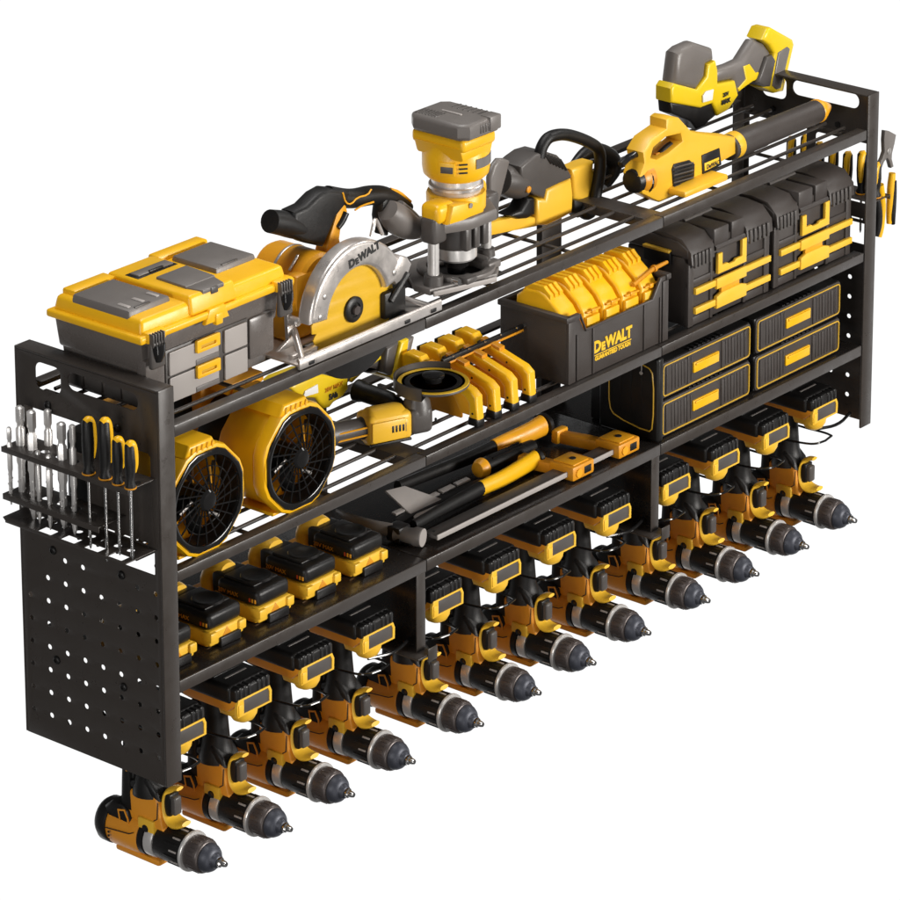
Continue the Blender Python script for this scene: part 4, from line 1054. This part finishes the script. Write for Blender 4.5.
# ================================================================== FOUR ORGANISERS
def make_org():
    x0, x1, y0, y1, z = .981, 1.187, .010, .130, S3+.0008; hh = .0525
    t = thing('parts_organizer', '', 'organizer', ((x0+x1)/2, .07, z), 'black ribbed organizers with yellow trim on the solid shelf')
    m = MB(); m.box(x0, x1, y0+.002, y1, z, z+hh, 'black', .003)
    m.plate(rrect(x0+.001, x1-.001, z+.001, z+hh-.001, .006, 4), [], .004, XZ(y0), 'case', .001)
    for k in range(26):
        if k in (0, 1): continue
        xx = x0+.010+k*(x1-x0-.020)/26
        w_ = .0014 if k % 3 else .0032
        if abs(xx-(x0+x1)/2) < .032: continue
        m.box(xx, xx+w_*1.7, y0-.0010, y0+.0008, z+.008, z+hh-.009, 'case', .0005)
    for xx in (x0+.012, x0+.060, x1-.014, x1-.068): m.box(xx-.0012, xx+.0012, y0-.0016, y0+.0008, z+.006, z+hh-.007, 'case', .0004)
    for k in range(8): m.box(x0+.065+.010*k, x0+.071+.010*k, y0+.001, y0+.008, z+hh-.0005, z+hh+.0018, 'black', .0005)
    b = m.obj('body', t)
    m = MB(); m.plate(rrect(x0+.0035, x1-.0035, z+.0035, z+hh-.0035, .006, 5), [rrect(x0+.0053, x1-.0053, z+.0053, z+hh-.0053, .0045, 5)], .0018, XZ(y0-.0016), 'oline', .0003)
    m.obj('trim_line', b)
    m = MB(); m.box(x0+.071, x0+.129, y0-.0028, y0+.001, z+.0185, z+.0335, 'yellow', .001); m.box(x0+.074, x0+.126, y0-.0050, y0-.0026, z+.0290, z+.0325, 'yellow', .001)
    m.obj('handle', t)
    return t
og = make_org()
dup(og, (0, 0, .0555), 'black ribbed organizer with yellow trim, left stack, upper one')
dup(og, (.2165, 0, 0), 'black ribbed organizer with yellow trim, right stack, lower one')
dup(og, (.2165, 0, .0555), 'black ribbed organizer with yellow trim, right stack, upper one')
og['label'] = 'black ribbed organizer with yellow trim, left stack, lower one beside the soft case'
# soft case with gold piping
z = S3+.0006
t = thing('soft_case', 'slim black case with gold piping standing against the left end of the organizers', 'case', (.973, .055, z))
m = MB(); m.box(.966, .9795, .003, .104, z, z+.121, 'black', .004, None, 3)
for k in range(3): m.box(.9655, .9665, .030+.018*k, .032+.018*k, z+.030, z+.095, 'black', .0003)
m.obj('body', t)
m = MB()
pts = [(.086, z+.075), (.0855, z+.034), (.0755, z+.022), (.0185, z+.0125), (.0105, z+.0215), (.0105, z+.096), (.020, z+.1075), (.078, z+.112), (.086, z+.104)]
m.tube([(.9655, a_, b_) for a_, b_ in pts], .0010, 'oline', 8, 1, 1, True)
m.obj('piping', t)
m = MB(); m.tube([(.9640, .030, z+.119), (.9640, .030, z+.098)], .0009, 'lgray', 6); m.lathe([(.0025, 0), (.0025, .0015)], (.9625, .030, z+.096), (1, 0, 0), 'lgray', 10)
m.obj('zip_pull', t)

# ================================================================== HAND TOOLS ON THE SOLID SHELF
ZS = S3+.0004
# hatchet in front: yellow grip, black shaft, grey poll
t = thing('framing_hammer', 'long-handled hammer with yellow grip, black shaft and round grey face, nearest the shelf front', 'hammer', (.6, .06, ZS))
g0, g1 = Vector((.672, .070, ZS+.014)), Vector((.790, .0675, ZS+.014)); gd = (g1-g0).normalized()
m = MB(); m.tube([g0, g0.lerp(g1, .4)+Vector((0, -.001, 0)), g1+Vector((0, .006, .002))], [.0105, .0115, .0125], 'yellow', 18, 2, .75)
m.obj('grip', t)
m = MB(); m.tube([Vector((.525, .060, ZS+.014)), Vector((.60, .066, ZS+.014)), g0], [.0075, .0085, .0100], 'rubber', 14, 1, .8)
m.lathe([(.0125, 0), (.013, .006), (.009, .010)], g1+Vector((0, .006, .002)), (1, 0, 0), 'black', 16)
m.obj('shaft', t)
m = MB()
m.lathe([(.0105, -.014), (.012, -.013), (.0125, -.004), (.0105, 0), (.0095, .014), (.0105, .024)], (.500, .040, ZS+.0135), (-.30, 1, 0), 'gray', 26)
m.lathe([(.0118, -.0145), (.0118, -.0135)], (.500, .040, ZS+.0135), (-.30, 1, 0), 'lgray', 26)
m.box(-.012, .012, -.012, .012, -.011, .011, 'black', .004, fr((.498, .062, ZS+.0135), (1, 0, 0), (0, 1, 0), (0, 0, 1)))
m.tube([(.492, .068, ZS+.016), (.478, .095, ZS+.020), (.477, .130, ZS+.022), (.490, .160, ZS+.018)], [.010, .009, .007, .003], 'gray', 14, 2, .45)
m.obj('head', t)
# saw with steel toothed edge
t = thing('pruning_saw', 'black folding saw with a grey notched edge lying behind the yellow-gripped hammer', 'saw', (.6, .08, ZS))
m = MB(); m.ext([(.520, .078), (.560, .084), (.640, .082), (.700, .084), (.700, .096), (.640, .100), (.560, .100), (.528, .096)], .012, XY(ZS+.001), 'rubber', .003); m.obj('frame', t)
m = MB()
for k in range(5):
    x = .535+.031*k
    m.ext([(x, .0975), (x+.026, .0975), (x+.0275, .106+.001*(k % 2)), (x+.002, .107)], .003, XY(ZS+.013), 'flat', .0006)
m.obj('blade', t)
# hatchet at the back
t = thing('hatchet', 'hatchet with broad grey steel blade, black shaft and curved yellow grip at the shelf back', 'hatchet', (.7, .13, ZS))
bl = [(x_, y_) for x_, y_ in ((.5945, .163), (.632, .165), (.6385, .110), (.632, .098), (.566, .0855), (.556, .100))]
HB = Matrix.Translation((0, .080, ZS+.006)) @ Matrix.Rotation(math.radians(22), 4, 'X')
m = MB(); m.ext([(.552, .001), (.619, .005), (.589, .054), (.557, .060)], .0035, HB, 'flat', .0012); m.obj('blade', t)
m = MB(); m.tube([(.590, .142, ZS+.024), (.68, .148, ZS+.016), (.74, .146, ZS+.014), (.790, .141, ZS+.016)], [.008, .0085, .009, .0105], 'rubber', 14, 2, .8)
m.obj('shaft', t)
m = MB(); m.tube([(.786, .141, ZS+.016), (.815, .137, ZS+.018), (.845, .127, ZS+.023), (.870, .126, ZS+.025)], [.0115, .0125, .0135, .0150], 'amber', 18, 2, .8)
for k in range(9): pass
m.lathe([(.016, 0), (.0165, .006), (.012, .012)], (.870, .126, ZS+.025), (1, .1, 0), 'black', 18)
m.obj('grip', t)
# stubby black-handled tool with orange cap
t = thing('utility_knife', 'thick black-gripped hand tool with an orange end cap between the hammer and hatchet', 'hand tool', (.76, .12, ZS))
m = MB(); m.tube([(.722, .108, ZS+.017), (.75, .107, ZS+.017), (.79, .106, ZS+.016), (.825, .106, ZS+.015)], [.0115, .0125, .011, .009], 'rubber', 18, 2)
for s_ in (0, 1, 2): m.tube([(.735, .101+.005*s_, ZS+.0275), (.80, .100+.005*s_, ZS+.0265)], .0014, 'gloss', 6)
m.obj('grip', t)
m = MB(); m.lathe([(.004, -.010), (.010, -.008), (.0135, -.001), (.0135, .004)], (.720, .108, ZS+.0165), (1, 0, 0), 'amber', 20); m.obj('end_cap', t)
# bar clamp
t = thing('bar_clamp', 'long bar clamp with grey steel bar and two orange jaws lying along the shelf front', 'bar clamp', (.72, .03, ZS))
m = MB(); m.box(.520, .930, .0170, .0400, ZS+.008, ZS+.0125, 'dgray', .0006)
m.box(.520, .930, .0150, .0172, ZS+.0075, ZS+.0145, 'lgray', .0006)
m.lathe([(.002, 0), (.002, .0006)], (.530, .030, ZS+.0125), (0, 0, 1), 'ink', 10); m.obj('bar', t)
def jaw(x, sg, y1):
    m = MB()
    m.box(x-.020, x+.026, .006, .047, ZS+.002, ZS+.022, 'orange', .003)
    m.box(x-.014, x+.018, .010, .044, ZS+.0218, ZS+.0235, 'amber', .0007)
    m.ext([(x-.018, .044), (x+.000, .044), (x-.004, .07), (x-.012, y1), (x-.028, y1), (x-.024, .08)], .016, XY(ZS+.002), 'orange', .003)
    m.box(x-.032, x-.008, y1-.004, y1+.008, ZS+.002, ZS+.022, 'amber', .003)
    o = m.obj('jaw', t)
    m = MB(); m.box(x+.004, x+.018, .0052, .0062, ZS+.007, ZS+.017, 'black', .0004); m.lathe([(.006, 0), (.006, .002)], (x-.008, .0062, ZS+.012), (0, -1, 0), 'amber', 16)
    m.lathe([(.0045, 0), (.0045, .001)], (x+.004, .026, ZS+.0234), (0, 0, 1), 'ink', 14); m.obj('screw', o)
jaw(.806, 1, .115); jaw(.905, 1, .105)

# ================================================================== CAMERA, LIGHT, WORLD
cam = bpy.data.cameras.new('camera'); co = bpy.data.objects.new('camera', cam); col.objects.link(co)
co.location = CAM; co.rotation_euler = (RX, 0, RZ)
cam.sensor_width = 36; cam.lens = FPX/900*36; cam.shift_x = -CXO/900; cam.shift_y = CYO/900
cam.clip_start = .1; cam.clip_end = 100
sc.camera = co
w = bpy.data.worlds.new('World'); sc.world = w; w.use_nodes = True
nt = w.node_tree; bg = nt.nodes['Background']; N = nt.nodes.new; K = nt.links.new
# invented surroundings: white backdrop ahead and below, dimmed elsewhere to keep undersides dark
tc = N('ShaderNodeTexCoord')
def mathn(op, a, b=None):
    n = N('ShaderNodeMath'); n.operation = op
    for k, v in enumerate((a, b)):
        if v is None: continue
        if isinstance(v, (int, float)): n.inputs[k].default_value = v
        else: K(v, n.inputs[k])
    return n.outputs[0]
def smooth(v, a, b, lo, hi):
    m_ = N('ShaderNodeMapRange'); m_.interpolation_type = 'SMOOTHSTEP'; K(v, m_.inputs['Value'])
    for q, x in zip(('From Min', 'From Max', 'To Min', 'To Max'), (a, b, lo, hi)): m_.inputs[q].default_value = x
    return m_.outputs['Result']
dt = N('ShaderNodeVectorMath'); dt.operation = 'DOT_PRODUCT'; dt.inputs[1].default_value = (.77, .64, 0)
K(tc.outputs['Generated'], dt.inputs[0])
sp = N('ShaderNodeSeparateXYZ'); K(tc.outputs['Generated'], sp.inputs[0])
fwd = smooth(dt.outputs['Value'], .25, .60, 0, 1); low = smooth(sp.outputs['Z'], -.10, .10, 1, 0)
K(mathn('ADD', mathn('MULTIPLY', mathn('MULTIPLY', fwd, low), .97), .09), bg.inputs['Strength'])
bg.inputs['Color'].default_value = (1, 1, 1, 1)
def area(nm, loc, target, sx, sy, power, colr=(1, 1, 1)):
    l = bpy.data.lights.new(nm, 'AREA'); l.shape = 'RECTANGLE'; l.size = sx; l.size_y = sy; l.energy = power; l.color = colr
    o = bpy.data.objects.new(nm, l); col.objects.link(o); o.location = loc
    o.rotation_euler = (Vector(target)-Vector(loc)).to_track_quat('-Z', 'Y').to_euler(); return o
mid = (.73, .1, .3)
area('key_light', (1.9, -3.9, 1.0), mid, 1.6, 1.0, 204, (1, .965, .92))
area('top_light', (.6, .35, 3.2), mid, 2.6, .8, 66, (1, .98, .96))
area('side_light', (-3.0, -.9, .9), mid, 1.0, 1.4, 36, (1, .98, .96))
area('low_strip', (-1.6, -2.3, -.75), mid, .14, 1.8, 13, (1, .97, .94))
area('rim_strip', (3.2, -.95, 2.5), mid, 1.6, .5, 26, (1, .97, .94))
sc.render.engine = 'CYCLES'
sc.view_settings.view_transform = 'Standard'; sc.view_settings.look = 'None'; sc.view_settings.gamma = 1; sc.view_settings.exposure = 0
